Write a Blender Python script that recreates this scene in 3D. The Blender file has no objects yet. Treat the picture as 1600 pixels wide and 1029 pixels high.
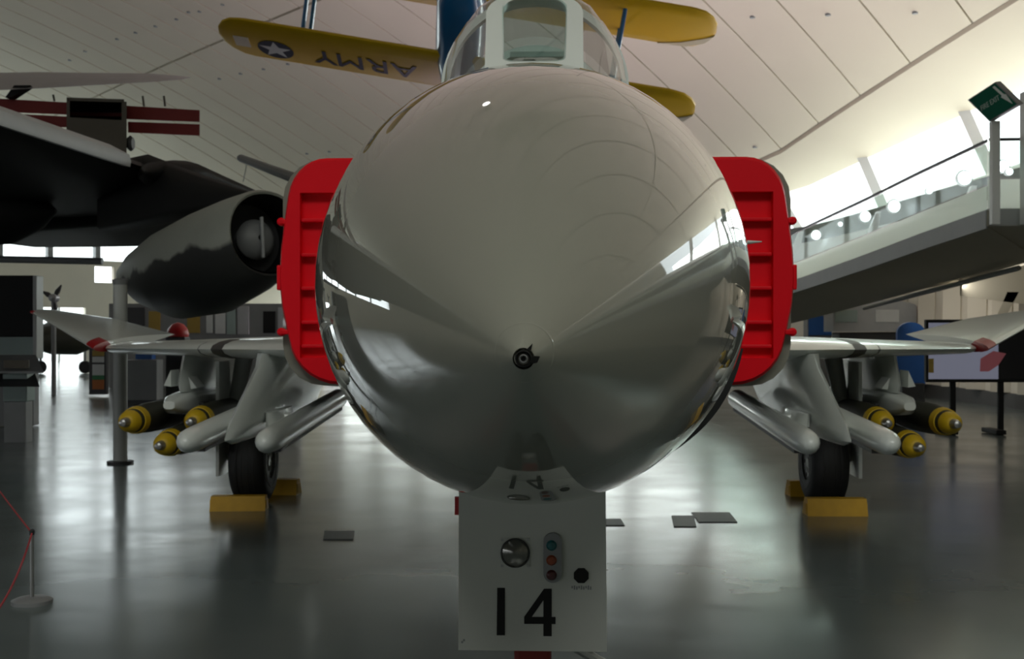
import bpy, bmesh, math, random
from mathutils import Vector, Matrix
random.seed(7)
S = bpy.context.scene
COL = S.collection
PI = math.pi

# ------------------------------------------------------------------ camera
EYE = 1.63            # eye height above the hall floor
F = 1830.0            # focal length for a 1600 px wide picture
cam_d = bpy.data.cameras.new('camera'); cam = bpy.data.objects.new('camera', cam_d); COL.objects.link(cam)
cam.location = (0, 0, EYE); cam.rotation_euler = (PI/2, 0, 0)
cam_d.sensor_width = 36; cam_d.lens = 36*F/1600; cam_d.shift_y = 2.5/1600
cam_d.clip_end = 400; cam_d.clip_start = 0.05
cam_d.dof.use_dof = True; cam_d.dof.focus_distance = 2.6; cam_d.dof.aperture_fstop = 11
S.camera = cam
S.view_settings.view_transform = 'Standard'; S.view_settings.look = 'None'
S.view_settings.gamma = 1; S.view_settings.use_curve_mapping = False
S.view_settings.exposure = 0.45
S.cycles.use_denoising = True
S.cycles.max_bounces = 8; S.cycles.diffuse_bounces = 4; S.cycles.glossy_bounces = 4
S.cycles.transparent_max_bounces = 12; S.cycles.caustics_reflective = False; S.cycles.caustics_refractive = False
S.cycles.sample_clamp_indirect = 6

# ------------------------------------------------------------------ hall frame of reference
PHI = math.radians(47.805)
SP, CP = math.sin(PHI), math.cos(PHI)
def uw(u, w, z=0.0):                      # u runs along the roof ribs, w across them
    return Vector((u*SP + w*CP, u*CP - w*SP, z))
def roof(u, w):
    return EYE + 16 - (u-.17)**2/127.34 - (w+24.16)**2/1522.0
def lerp_tab(tab, w):
    for (w0, a), (w1, b) in zip(tab, tab[1:]):
        if w <= w0 and w >= w1: return a + (b-a)*(w0-w)/(w0-w1)
    return tab[0][1] if w > tab[0][0] else tab[-1][1]
def u_joint(w): return 30.3-.44*(w+13.6) if w > -25.3 else 35.5+.11*(-25.3-w)
def u_eave(w): return 33.8-.34*(w+15.2) if w > -25.4 else 37.25+.10*(-25.4-w)
U_BASE = [(26, 6), (6, 14.1), (-1.9, 18.7), (-7.3, 21.7), (-10.7, 24), (-15.4, 27.7), (-23.2, 34), (-30, 36.8), (-63, 40.2)]
WIN_H = 2.2
def sill(w):
    ze = roof(u_eave(w), w); return max(ze-WIN_H, min(5.4, ze-1.2))
W_FAC, W_BACK, U_BACK = -63.0, 26.0, -42.0

# ------------------------------------------------------------------ world and daylight
wd = bpy.data.worlds.new('sky'); S.world = wd; wd.use_nodes = True
bg = wd.node_tree.nodes['Background']; bg.inputs[0].default_value = (.93, .97, 1, 1); bg.inputs[1].default_value = 2.0
def area(name, pos, direction, sx, sy, radiance, color=(1, 1, 1)):
    l = bpy.data.lights.new(name, 'AREA'); l.shape = 'RECTANGLE'; l.size = sx; l.size_y = sy
    l.energy = radiance*sx*sy*PI; l.color = color
    o = bpy.data.objects.new(name, l); COL.objects.link(o)
    d = Vector(direction).normalized(); z = -d
    x = (Vector((0, 0, 1)) if abs(z.z) < .99 else Vector((0, 1, 0))).cross(z).normalized(); y = z.cross(x)
    m = Matrix((x, y, z)).transposed().to_4x4(); m.translation = pos
    o.matrix_world = m
    return o
EW = uw(0, 1); EU = uw(1, 0)
R_FAC, R_CLE, R_BACK, R_REAR, R_UP, R_LILAC, R_WASH = .75, 6.2, 2.0, 4.8, 31.0, 330.0, 2.4
area('facade_daylight', uw(23.5, W_FAC-1.2, 9.5), EW, 33, 9, R_FAC, (.92, .97, 1))
area('overhead_fill', uw(-6.0, 8.1, roof(-6.0, 8.1)-2.0), (0, 0, -1), 16, 8, R_REAR, (1, .97, .92))  # added fill above and behind the camera, lights the jet from the front
for w0, w1 in ((-6, -25), (-25, -44), (-44, -62)):
    a = uw(u_eave(w0)+1.0, w0, roof(u_eave(w0), w0)-WIN_H/2); b = uw(u_eave(w1)+1.0, w1, roof(u_eave(w1), w1)-WIN_H/2)
    d = b-a; n = Vector((-d.y, d.x, 0)); n = n if n.dot(EU) < 0 else -n
    area('clerestory_daylight', (a+b)/2, n.normalized()*1.0 + Vector((0, 0, -.05)), d.length, WIN_H*1.25, R_CLE, (.97, 1, .97))
area('side_daylight', uw(U_BACK-1.2, -12, 3.0), EU, 60, 2.6, R_BACK, (.95, .98, 1))

# ------------------------------------------------------------------ materials
def mat(name, color, rough=.5, metal=0.0, var=.12, scale=3.0, coat=0.0, bump=0.0, bscale=40, spec=.5, emit=None, coords='Object'):
    m = bpy.data.materials.new(name); m.use_nodes = True
    nt = m.node_tree; b = nt.nodes['Principled BSDF']; L = nt.links
    b.inputs['Roughness'].default_value = rough; b.inputs['Metallic'].default_value = metal
    b.inputs['Specular IOR Level'].default_value = spec
    b.inputs['Coat Weight'].default_value = coat; b.inputs['Coat Roughness'].default_value = .025
    tc = nt.nodes.new('ShaderNodeTexCoord'); nz = nt.nodes.new('ShaderNodeTexNoise')
    nz.inputs['Scale'].default_value = scale; nz.inputs['Detail'].default_value = 5
    L.new(tc.outputs[coords], nz.inputs['Vector'])
    mx = nt.nodes.new('ShaderNodeMix'); mx.data_type = 'RGBA'
    mx.inputs[6].default_value = tuple(max(0, c*(1-var)) for c in color)+(1,)
    mx.inputs[7].default_value = tuple(min(1, c*(1+var)) for c in color)+(1,)
    L.new(nz.outputs['Fac'], mx.inputs[0]); L.new(mx.outputs[2], b.inputs['Base Color'])
    if bump:
        n2 = nt.nodes.new('ShaderNodeTexNoise'); n2.inputs['Scale'].default_value = bscale
        L.new(tc.outputs[coords], n2.inputs['Vector'])
        bp = nt.nodes.new('ShaderNodeBump'); bp.inputs['Strength'].default_value = bump; bp.inputs['Distance'].default_value = .02
        L.new(n2.outputs['Fac'], bp.inputs['Height']); L.new(bp.outputs[0], b.inputs['Normal'])
    if emit:
        b.inputs['Emission Color'].default_value = tuple(emit[0])+(1,); b.inputs['Emission Strength'].default_value = emit[1]
    return m
def glass(name, tint, refl=1.0, rough=.02):
    m = bpy.data.materials.new(name); m.use_nodes = True
    nt = m.node_tree; nt.nodes.clear(); L = nt.links
    out = nt.nodes.new('ShaderNodeOutputMaterial'); mx = nt.nodes.new('ShaderNodeMixShader')
    tr = nt.nodes.new('ShaderNodeBsdfTransparent'); tr.inputs[0].default_value = tuple(tint)+(1,)
    gl = nt.nodes.new('ShaderNodeBsdfGlossy'); gl.inputs['Roughness'].default_value = rough
    fr = nt.nodes.new('ShaderNodeLayerWeight'); fr.inputs[0].default_value = .5       # Schlick reflectance of a thin pane
    pw = nt.nodes.new('ShaderNodeMath'); pw.operation = 'POWER'; pw.inputs[1].default_value = 5
    ml = nt.nodes.new('ShaderNodeMath'); ml.operation = 'MULTIPLY_ADD'; ml.inputs[1].default_value = .96*refl; ml.inputs[2].default_value = .04*refl
    L.new(fr.outputs['Facing'], pw.inputs[0]); L.new(pw.outputs[0], ml.inputs[0]); L.new(ml.outputs[0], mx.inputs[0])
    L.new(tr.outputs[0], mx.inputs[1]); L.new(gl.outputs[0], mx.inputs[2]); L.new(mx.outputs[0], out.inputs[0])
    return m
M = {}
M['concrete'] = mat('ceiling_concrete', (.72, .65, .52), .8, var=.06, scale=.35, coords='Object')
M['concrete_back'] = mat('ceiling_backing', (.33, .305, .245), .9)
M['wall'] = mat('wall_concrete', (.72, .675, .575), .8, var=.08, scale=.6)
M['upstand'] = glass('frosted_upstand_glass', (.86, .93, .89), .6, .2)
m_ = M['upstand']; nt_ = m_.node_tree; df_ = nt_.nodes.new('ShaderNodeBsdfTranslucent'); df_.inputs[0].default_value = (.95, 1, .97, 1)
mx2 = nt_.nodes.new('ShaderNodeMixShader'); mx2.inputs[0].default_value = .7; out_ = [n for n in nt_.nodes if n.type == 'OUTPUT_MATERIAL'][0]
src_ = out_.inputs[0].links[0].from_socket; nt_.links.new(src_, mx2.inputs[1]); nt_.links.new(df_.outputs[0], mx2.inputs[2]); nt_.links.new(mx2.outputs[0], out_.inputs[0])
M['white_wall'] = mat('white_render', (.80, .81, .79), .6, var=.03)
M['steel_white'] = mat('white_steel', (.80, .81, .80), .4, var=.03)
M['grey_fascia'] = mat('grey_fascia', (.36, .37, .37), .55, var=.08)
M['band'] = mat('dark_reflection_band', (.10, .10, .085), .5)  # dark tone of the hall mirrored in the balustrade glass
M['soffit'] = mat('brown_soffit', (.46, .43, .35), .75, var=.08, scale=.5)
M['dark'] = mat('dark_paint', (.03, .03, .032), .5)
M['black'] = mat('black_paint', (.008, .008, .008), .6, spec=.25)
M['rubber'] = mat('black_rubber', (.012, .012, .012), .65, bump=.1)
M['jet_grey'] = mat('glossy_gull_grey', (.245, .245, .205), .5, var=.035, scale=2.2, coat=1.0, spec=.06)
M['jet_grey'].node_tree.nodes['Principled BSDF'].inputs['Coat IOR'].default_value = 1.72
M['jet_white'] = mat('gloss_white_paint', (.74, .77, .74), .28, var=.05, scale=2.5, coat=.35)
M['frame_white'] = mat('windscreen_frame_paint', (.86, .90, .86), .35, var=.03)
M['red_cover'] = mat('red_cover_plastic', (.86, .002, .012), .45, var=.05, scale=5, spec=.2)
M['red'] = mat('red_paint', (.42, .01, .015), .4)
M['dark_red'] = mat('dark_red_paint', (.20, .012, .01), .6)
M['olive'] = mat('olive_drab', (.035, .034, .022), .6)
M['yellow'] = mat('yellow_paint', (.62, .40, .01), .5, var=.1, scale=8)
M['chock'] = mat('yellow_chock_paint', (.60, .33, .012), .55, var=.2, scale=9)
M['steel'] = mat('bare_steel', (.40, .40, .40), .35, metal=.8)
M['alu'] = mat('silver_aluminium', (.42, .43, .45), .4, metal=.5)
M['gear_grey'] = mat('gear_grey_paint', (.45, .46, .44), .4)
M['board'] = mat('gear_door_paint', (.50, .51, .47), .45, var=.05, scale=6)
M['biplane_yellow'] = mat('chrome_yellow_fabric', (.66, .42, .005), .5, var=.08, scale=2)
M['biplane_blue'] = mat('training_blue_paint', (.012, .14, .36), .3, coat=.6)
M['pale'] = mat('pale_cream_paint', (.78, .74, .58), .5)
M['navy'] = mat('navy_marking', (.02, .025, .05), .5)
M['green_sign'] = mat('green_sign_face', (.005, .13, .075), .7, spec=.1)
M['letter_white'] = mat('white_lettering', (.75, .78, .75), .5)
M['sign_text'] = mat('pale_sign_lettering', (.42, .54, .48), .6)
M['blue_panel'] = mat('blue_display_paint', (.015, .10, .36), .5)
M['teal_panel'] = mat('pale_teal_panel', (.30, .38, .36), .5)
M['grey_box'] = mat('grey_box_paint', (.40, .41, .42), .5)
M['mid_grey'] = mat('mid_grey_paint', (.22, .225, .23), .5)
M['brown'] = mat('brown_metal', (.10, .085, .065), .6)
M['skirting'] = mat('dark_skirting', (.07, .068, .065), .6)
M['rope'] = mat('red_rope_fibre', (.45, .04, .05), .8)
M['screen'] = mat('lit_screen', (.05, .05, .06), .2, emit=((.50, .52, .68), .17))
M['screen_dark'] = mat('dark_screen', (.01, .01, .015), .15)
M['screen_red'] = mat('screen_red_print', (.1, .02, .02), .3, emit=((.4, .12, .14), .15))
M['poster_y'] = mat('ochre_poster', (.36, .24, .04), .6)
M['poster_w'] = mat('white_poster', (.6, .62, .62), .6)
M['poster_g'] = mat('green_poster', (.04, .2, .08), .6)
M['poster_o'] = mat('orange_poster', (.45, .14, .03), .6)
M['lamp'] = mat('lamp_reflection_glow', (.9, .9, .95), .3, emit=((.86, .90, 1), 5))  # glow standing in for lamps mirrored in the gallery glass
M['flood'] = mat('lit_floodlight', (.9, .9, .9), .3, emit=((1, .97, .9), 6))
M['lens_teal'] = mat('teal_lens', (.0, .09, .10), .3, coat=.4)
M['lens_amber'] = mat('amber_lens', (.22, .035, .005), .3, coat=.4)
M['lens_red'] = mat('red_lens', (.06, .004, .006), .3, coat=.4)
M['seat'] = mat('seat_fabric', (.10, .11, .10), .8)
M['plate'] = mat('floor_hatch_steel', (.10, .105, .105), .45)
M['win_glass'] = glass('window_glass', (.93, .96, .95), .5)
M['rail_glass'] = glass('balustrade_glass', (.84, .91, .88), .5)
M['canopy_glass'] = glass('canopy_perspex', (.86, .88, .87), .9)
M['screen_glass'] = glass('windscreen_glass', (.80, .91, .89), 1.0)
M['lamp_glass'] = mat('landing_lamp_glass', (.13, .13, .115), .15, metal=.4, coat=.8)

def floor_material():
    m = mat('glossy_floor_epoxy', (.13, .155, .155), .16, var=.25, scale=.35)
    nt = m.node_tree; b = nt.nodes['Principled BSDF']; L = nt.links
    tc = nt.nodes.new('ShaderNodeTexCoord'); n = nt.nodes.new('ShaderNodeTexNoise'); n.inputs['Scale'].default_value = .9; n.inputs['Detail'].default_value = 4
    mr = nt.nodes.new('ShaderNodeMapRange'); mr.inputs[3].default_value = .10; mr.inputs[4].default_value = .30
    L.new(tc.outputs['Object'], n.inputs[0]); L.new(n.outputs['Fac'], mr.inputs[0]); L.new(mr.outputs[0], b.inputs['Roughness'])
    n2 = nt.nodes.new('ShaderNodeTexNoise'); n2.inputs['Scale'].default_value = 1.6; n2.inputs['Detail'].default_value = 2
    bp = nt.nodes.new('ShaderNodeBump'); bp.inputs['Strength'].default_value = .35; bp.inputs['Distance'].default_value = .010
    L.new(tc.outputs['Object'], n2.inputs[0]); L.new(n2.outputs['Fac'], bp.inputs['Height']); L.new(bp.outputs[0], b.inputs['Normal'])
    return m
M['floor'] = floor_material()
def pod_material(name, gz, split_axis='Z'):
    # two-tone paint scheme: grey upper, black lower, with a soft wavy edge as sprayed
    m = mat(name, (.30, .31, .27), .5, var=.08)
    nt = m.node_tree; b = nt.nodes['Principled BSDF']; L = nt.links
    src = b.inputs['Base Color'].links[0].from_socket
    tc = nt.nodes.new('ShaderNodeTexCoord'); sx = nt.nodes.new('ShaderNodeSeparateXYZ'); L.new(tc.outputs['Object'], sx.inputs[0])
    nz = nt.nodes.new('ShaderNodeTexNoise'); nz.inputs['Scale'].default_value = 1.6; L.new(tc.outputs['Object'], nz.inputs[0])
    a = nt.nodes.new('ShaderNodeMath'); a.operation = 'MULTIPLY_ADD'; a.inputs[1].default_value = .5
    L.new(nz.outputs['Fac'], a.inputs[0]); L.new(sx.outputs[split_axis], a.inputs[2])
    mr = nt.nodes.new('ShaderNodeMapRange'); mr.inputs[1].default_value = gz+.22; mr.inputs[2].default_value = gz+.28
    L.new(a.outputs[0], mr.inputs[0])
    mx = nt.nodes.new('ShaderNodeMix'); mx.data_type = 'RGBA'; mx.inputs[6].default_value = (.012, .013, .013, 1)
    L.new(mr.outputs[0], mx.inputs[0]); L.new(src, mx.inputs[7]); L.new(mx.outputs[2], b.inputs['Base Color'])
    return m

# ------------------------------------------------------------------ mesh helpers
class MB:
    def __init__(s): s.bm = bmesh.new()
    def _faces(s, vs, fs):
        v = [s.bm.verts.new(p) for p in vs]
        for f in fs:
            try: s.bm.faces.new([v[i] for i in f])
            except ValueError: pass
        return v
    def box(s, c, size, rot=None, bev=0.0):
        hx, hy, hz = size[0]/2, size[1]/2, size[2]/2
        pts = [Vector((x, y, z)) for x in (-hx, hx) for y in (-hy, hy) for z in (-hz, hz)]
        if rot is not None: pts = [rot @ p for p in pts]
        v = s._faces([p+Vector(c) for p in pts], [(0, 1, 3, 2), (4, 6, 7, 5), (0, 4, 5, 1), (2, 3, 7, 6), (0, 2, 6, 4), (1, 5, 7, 3)])
        if bev:
            es = {e for x in v for e in x.link_edges}
            bmesh.ops.bevel(s.bm, geom=list(es), offset=bev, segments=2, affect='EDGES', profile=.5)
        return s
    def hexa(s, p):                              # eight corners: bottom four, top four
        s._faces(p, [(3, 2, 1, 0), (4, 5, 6, 7), (0, 1, 5, 4), (1, 2, 6, 5), (2, 3, 7, 6), (3, 0, 4, 7)]); return s
    def loft(s, rings, cap=True, closed=True):
        n = len(rings[0]); vs = [p for r in rings for p in r]; fs = []
        for k in range(len(rings)-1):
            for i in range(n if closed else n-1):
                j = (i+1) % n
                fs.append((k*n+i, k*n+j, (k+1)*n+j, (k+1)*n+i))
        if cap and closed:
            fs.append(tuple(range(n-1, -1, -1))); fs.append(tuple((len(rings)-1)*n+i for i in range(n)))
        s._faces(vs, fs); return s
    def tube(s, pts, r, n=10, cap=True):
        pts = [Vector(p) for p in pts]; rings = []
        rs = r if isinstance(r, (list, tuple)) else [r]*len(pts)
        up = None
        for i, p in enumerate(pts):
            d = (pts[min(i+1, len(pts)-1)]-pts[max(i-1, 0)]).normalized()
            if up is None:
                up = Vector((0, 0, 1)) if abs(d.z) < .9 else Vector((1, 0, 0))
            a = d.cross(up).normalized(); b = a.cross(d).normalized(); up = b
            rings.append([p+(a*math.cos(t)+b*math.sin(t))*rs[i] for t in (2*PI*k/n for k in range(n))])
        return s.loft(rings, cap)
    def lathe(s, prof, o=(0, 0, 0), axis='Y', n=24, cap=True):   # prof: (distance along axis, radius)
        o = Vector(o); rings = []
        for d, r in prof:
            ring = []
            for k in range(n):
                t = 2*PI*k/n; c, q = math.cos(t)*r, math.sin(t)*r
                ring.append(o + {'Y': Vector((c, d, q)), 'Z': Vector((c, q, d)), 'X': Vector((d, c, q))}[axis])
            rings.append(ring)
        return s.loft(rings, cap)
    def prism(s, poly, vec):
        vec = Vector(vec); a = [Vector(p) for p in poly]
        return s.loft([a, [p+vec for p in a]])
    def ringplate(s, outer, inner, vec):         # plate with a hole; outer and inner loops of equal length
        vec = Vector(vec); n = len(outer)
        vs = list(outer)+list(inner)+[Vector(p)+vec for p in outer]+[Vector(p)+vec for p in inner]; fs = []
        for i in range(n):
            j = (i+1) % n
            fs += [(i, j, n+j, n+i), (2*n+i, 3*n+i, 3*n+j, 2*n+j), (i, 2*n+i, 2*n+j, j), (n+i, n+j, 3*n+j, 3*n+i)]
        s._faces(vs, fs); return s
    def quadstrip(s, rows):
        n = len(rows[0]); vs = [p for r in rows for p in r]
        s._faces(vs, [(k*n+i, k*n+i+1, (k+1)*n+i+1, (k+1)*n+i) for k in range(len(rows)-1) for i in range(n-1)]); return s
    def move(s, v):
        bmesh.ops.translate(s.bm, verts=s.bm.verts, vec=Vector(v)); return s
    def build(s, name, m, parent=None, smooth=False, angle=40):
        bmesh.ops.recalc_face_normals(s.bm, faces=s.bm.faces)
        me = bpy.data.meshes.new(name); s.bm.to_mesh(me); s.bm.free()
        me.materials.append(M[m] if isinstance(m, str) else m)
        if smooth:
            me.shade_smooth()
            me.set_sharp_from_angle(angle=math.radians(angle))
        o = bpy.data.objects.new(name, me); COL.objects.link(o)
        if parent is not None: o.parent = parent
        return o
def tag(o, label=None, cat=None, group=None, kind=None):
    if label: o['label'] = label
    if cat: o['category'] = cat
    if group: o['group'] = group
    if kind: o['kind'] = kind
    return o
def thing(name, label, cat, loc=(0, 0, 0), rotz=0.0, group=None, kind=None):
    o = bpy.data.objects.new(name, None); COL.objects.link(o); o.location = loc; o.rotation_euler = (0, 0, rotz)
    o.empty_display_size = .2
    return tag(o, label, cat, group, kind)
def at(px, py, d):                                # picture point at distance d into the hall
    return Vector(((px-800)/F*d, d, EYE+(517-py)/F*d))
def floor_d(py): return F*EYE/(py-517)
def text(body, size, m, parent, loc, rot, name='lettering', extrude=.002, align='CENTER'):
    c = bpy.data.curves.new(name, 'FONT'); c.body = body; c.size = size; c.extrude = extrude; c.align_x = align; c.align_y = 'CENTER'
    c.materials.append(M[m]); o = bpy.data.objects.new(name, c); COL.objects.link(o)
    me = bpy.data.meshes.new_from_object(o); bpy.data.objects.remove(o); bpy.data.curves.remove(c)
    o = bpy.data.objects.new(name, me); COL.objects.link(o)
    o.location = loc; o.rotation_euler = rot; o.parent = parent
    return o
def rrect(x0, x1, z0, z1, r, n=5):                # rounded rectangle outline (x, z)
    pts = []
    for cx_, cz_, a0 in ((x1-r, z1-r, 0), (x0+r, z1-r, 90), (x0+r, z0+r, 180), (x1-r, z0+r, 270)):
        for k in range(n+1):
            t = math.radians(a0+90*k/n); pts.append((cx_+r*math.cos(t), cz_+r*math.sin(t)))
    return pts

# ================================================================== THE SETTING
floor = tag(MB().quadstrip([[Vector((-90, -60, 0)), Vector((60, -60, 0))], [Vector((-90, 110, 0)), Vector((60, 110, 0))]]).build('floor', 'floor'), kind='structure')
def hatch(px0, px1, py0, py1, sk=0):
    d0, d1 = floor_d(py1), floor_d(py0)
    a = [at(px0, py1, d0), at(px1, py1, d0), at(px1-sk, py0, d1), at(px0-sk, py0, d1)]
    a = [Vector((p.x, p.y, .001)) for p in a]
    MB().prism(a, (0, 0, .006)).build('floor_hatch', 'plate', floor)
hatch(1053, 1088, 806, 823, 4); hatch(1092, 1152, 801, 816, 12); hatch(505, 552, 830, 843, -2)
hatch(942, 976, 811, 821, 6)

# ---- ceiling shell with proud concrete panels
shell = MB(); NW, NU = 60, 26
rows = []
for i in range(NW+1):
    w = W_FAC-.5 + (W_BACK+.5-W_FAC+.5)*i/NW
    rows.append([uw(U_BACK+(u_eave(w)-U_BACK)*k/NU, w, roof(U_BACK+(u_eave(w)-U_BACK)*k/NU, w)+.16) for k in range(NU+1)])
shell.quadstrip(rows)
ceiling = tag(shell.build('ceiling', 'concrete_back', smooth=True), kind='structure')
seams = [-62.9, -60.9, -58.9, -56.8, -54.8, -53.24, -51.62, -49.9, -48.48, -47.05, -45.38, -43.9, -42.22, -40.78, -38.96, -36.9, -34.8, -32.7, -30.6, -28.5,
         -26.4, -24.4, -22.24, -20.1, -17.83, -15.37, -13.0, -10.7, -8.3, -6, -3.6, -1.2, 1.2, 3.6, 6, 8.4]
def roof_panel(w0, w1, ua, ub, g=.034, gu=.05):
    n = 16 if ua(0) < 0 else 8; bot = []; top = []
    for k in range(n+1):
        r0, r1 = [], []
        for w in (w0+g, w1-g):
            a, b = ua(w)+gu, ub(w)-gu; u = a+(b-a)*k/n
            r0.append(uw(u, w, roof(u, w))); r1.append(uw(u, w, roof(u, w)+.13))
        bot.append(r0); top.append(r1)
    rings = [[b[0], b[1], t[1], t[0]] for b, t in zip(bot, top)]
    return MB().loft(rings).build('panel', 'concrete', ceiling)
for w0, w1 in zip(seams, seams[1:]):
    gap = .055 if w1 < -36 else .034
    roof_panel(w0, w1, lambda w: -14.0, lambda w: 23.0, gap)
    roof_panel(w0, w1, lambda w: 23.0, u_joint, gap)
edge_w = [-62.9, -50, -38, -26.4, -8.0, 8.4]
for w0, w1 in zip(edge_w, edge_w[1:]):
    n = 10; rings = []
    for k in range(n+1):
        w = w0+.03+(w1-w0-.06)*k/n; a, b = u_joint(w)+.10, u_eave(w)
        rings.append([uw(a, w, roof(a, w)-.02), uw((a+b)/2, w, roof((a+b)/2, w)-.02), uw(b, w, roof(b, w)-.02), uw(b, w, roof(b, w)+.16), uw(a, w, roof(a, w)+.13)])
    MB().loft(rings).build('edge_panel', 'concrete', ceiling)
# lifting sockets in the panels
dots = [(1078, 33), (1176, 27), (1294, 23), (1430, 20), (1180, 230), (295, 19), (276, 30), (243, 41), (212, 51), (312, 18), (348, 7), (412, 108), (376, 115), (343, 123),
        (450, 100), (133, 80), (109, 94), (183, 61), (635, 71), (490, 92), (515, 237), (480, 240)]
for px, py in dots:
    a, b = (px-800)/F, (517-py)/F; t = 20.0
    for _ in range(60):
        u = t*(a*SP+CP); w = t*(a*CP-SP); z = roof(u, w)-EYE
        t += (z-b*t)*.8/(abs(b)+.6)
    p = uw(u, w, roof(u, w))
    MB().lathe([(-.03, .085), (.05, .085)], p, 'Z', 8).build('ceiling_socket', 'mid_grey', ceiling)

# ---- facade wall and its tall glazing (w = W_FAC)
GL0 = 5.5
wl = MB()
def wall_piece(mb, u0, u1, z0, z1, w=W_FAC, th=.35):
    mb.hexa([uw(u0, w, z0), uw(u1, w, z0), uw(u1, w-th, z0), uw(u0, w-th, z0), uw(u0, w, z1), uw(u1, w, z1), uw(u1, w-th, z1), uw(u0, w-th, z1)])
for a, b, z0, z1 in ((U_BACK, 22.9, 0, GL0), (25.7, 26.2, 0, GL0), (26.2, 27.3, 0, 4.3), (26.2, 27.3, 5.2, GL0), (27.3, 41, 0, GL0), (22.9, 25.7, 2.9, GL0), (U_BACK, 6.4, GL0, 17)): wall_piece(wl, a, b, z0, z1)
wall_left = tag(wl.build('wall_left', 'wall'), kind='structure')
win1 = thing('window_1', None, None, kind='structure')
us = [6.4, 10, 13.4]+[16+2.6*k for k in range(10)]
for u0, u1 in zip(us, us[1:]):
    tops = [roof(u, W_FAC) for u in (u0, u1)]
    if min(tops) < GL0+.3: continue
    w = W_FAC-.15
    MB().prism([uw(u0+.08, w, GL0), uw(u1-.08, w, GL0), uw(u1-.08, w, tops[1]), uw(u0+.08, w, tops[0])], EW*-.03).build('pane', 'win_glass', win1)
    MB().prism([uw(u0-.14, W_FAC, GL0), uw(u0+.14, W_FAC, GL0), uw(u0+.14, W_FAC, tops[0]), uw(u0-.14, W_FAC, tops[0])], EW*-.4).build('mullion', 'mid_grey', win1)
for z in (8.4, 10.6): MB().hexa([uw(6.4, W_FAC, z), uw(26, W_FAC, z), uw(26, W_FAC-.3, z), uw(6.4, W_FAC-.3, z), uw(6.4, W_FAC, z+.22), uw(26, W_FAC, z+.22), uw(26, W_FAC-.3, z+.22), uw(6.4, W_FAC-.3, z+.22)]).build('transom', 'mid_grey', win1)
door1 = thing('door_1', None, None, kind='structure')
for u0, u1 in ((22.95, 24.25), (24.35, 25.65)):
    MB().prism([uw(u0, W_FAC-.2, .02), uw(u1, W_FAC-.2, .02), uw(u1, W_FAC-.2, 2.85), uw(u0, W_FAC-.2, 2.85)], EW*-.03).build('pane', 'win_glass', door1)
MB().prism([uw(24.25, W_FAC-.1, 0), uw(24.35, W_FAC-.1, 0), uw(24.35, W_FAC-.1, 2.9), uw(24.25, W_FAC-.1, 2.9)], EW*-.2).build('door_frame', 'steel_white', door1)
area('door_daylight', uw(24.3, W_FAC-1.0, 1.5), EW, 2.8, 2.8, 2.2, (.95, 1, 1))

# ---- blank walls that close the hall behind and to the far side
wb = MB(); wb.hexa([uw(U_BACK, W_BACK, 0), uw(22, W_BACK, 0), uw(22, W_BACK+.3, 0), uw(U_BACK, W_BACK+.3, 0), uw(U_BACK, W_BACK, 19), uw(22, W_BACK, 19), uw(22, W_BACK+.3, 19), uw(U_BACK, W_BACK+.3, 19)])
tag(wb.build('wall_back', 'soffit'), kind='structure')
fill_frame = thing('added_skylight', None, None, kind='structure')      # added skylight frame around the fill light, no opening in the roof
rc = uw(-6.0, 8.1, roof(-6.0, 8.1)-2.2)
for k in range(5):
    MB().box(rc+Vector((-8+4*k, 0, 0)), (.12, 8.2, .2)).build('mullion', 'steel_white', fill_frame)
    if k < 4: MB().box(rc+Vector((-6+4*k, 0, 0)), (3.85, 8, .02)).build('pane', 'win_glass', fill_frame)
for q in (-1, 1): MB().box(rc+Vector((0, 4.1*q, 0)), (16.2, .12, .2)).build('fill_light_frame', 'steel_white', fill_frame)
ws = MB()
for z0, z1 in ((0, 1.9),):
    ws.hexa([uw(U_BACK, W_FAC, z0), uw(U_BACK, W_BACK, z0), uw(U_BACK-.3, W_BACK, z0), uw(U_BACK-.3, W_FAC, z0), uw(U_BACK, W_FAC, z1), uw(U_BACK, W_BACK, z1), uw(U_BACK-.3, W_BACK, z1), uw(U_BACK-.3, W_FAC, z1)])
tag(ws.build('wall_side', 'wall'), kind='structure')

# ---- sloping abutment wall on the clerestory side
N = 60
wsamp = [W_BACK+(W_FAC-W_BACK)*i/N for i in range(N+1)]
strips = {'a': [[], []], 'b': [[], []], 'c': [[], []], 'd': [[], [], []]}
upper = [[], []]
for w in wsamp:
    ub = lerp_tab(U_BASE, w); ue = u_eave(w); zs = sill(w); g = max(.3, ue-ub-.3)
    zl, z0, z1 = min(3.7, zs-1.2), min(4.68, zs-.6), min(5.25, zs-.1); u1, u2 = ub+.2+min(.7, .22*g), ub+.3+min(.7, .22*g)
    strips['a'][0].append(uw(ub, w, 0)); strips['a'][1].append(uw(ub+.2, w, zl))
    strips['b'][0].append(uw(ub+.2, w, zl)); strips['b'][1].append(uw(u1, w, z0))
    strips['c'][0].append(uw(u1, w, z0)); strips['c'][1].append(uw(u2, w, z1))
    strips['d'][0].append(uw(u2, w, z1)); strips['d'][1].append(uw(ue-.1, w, zs)); strips['d'][2].append(uw(ue+.5, w, zs))
    if w > -6.5: upper[0].append(uw(ue+.2, w, zs-.1)); upper[1].append(uw(ue+.2, w, zs+WIN_H+.3))
wall_right = tag(MB().quadstrip(strips['a']).build('wall_right', 'wall', smooth=True, angle=35), kind='structure')
MB().quadstrip(strips['b']).build('sloped_ledge', 'white_wall', wall_right)
MB().quadstrip(strips['c']).build('reflection_band', 'band', wall_right)  # painted dark strip in place of the glass reflection of the hall
MB().quadstrip(strips['d']).build('sill_slope', 'white_wall', wall_right)
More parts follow.
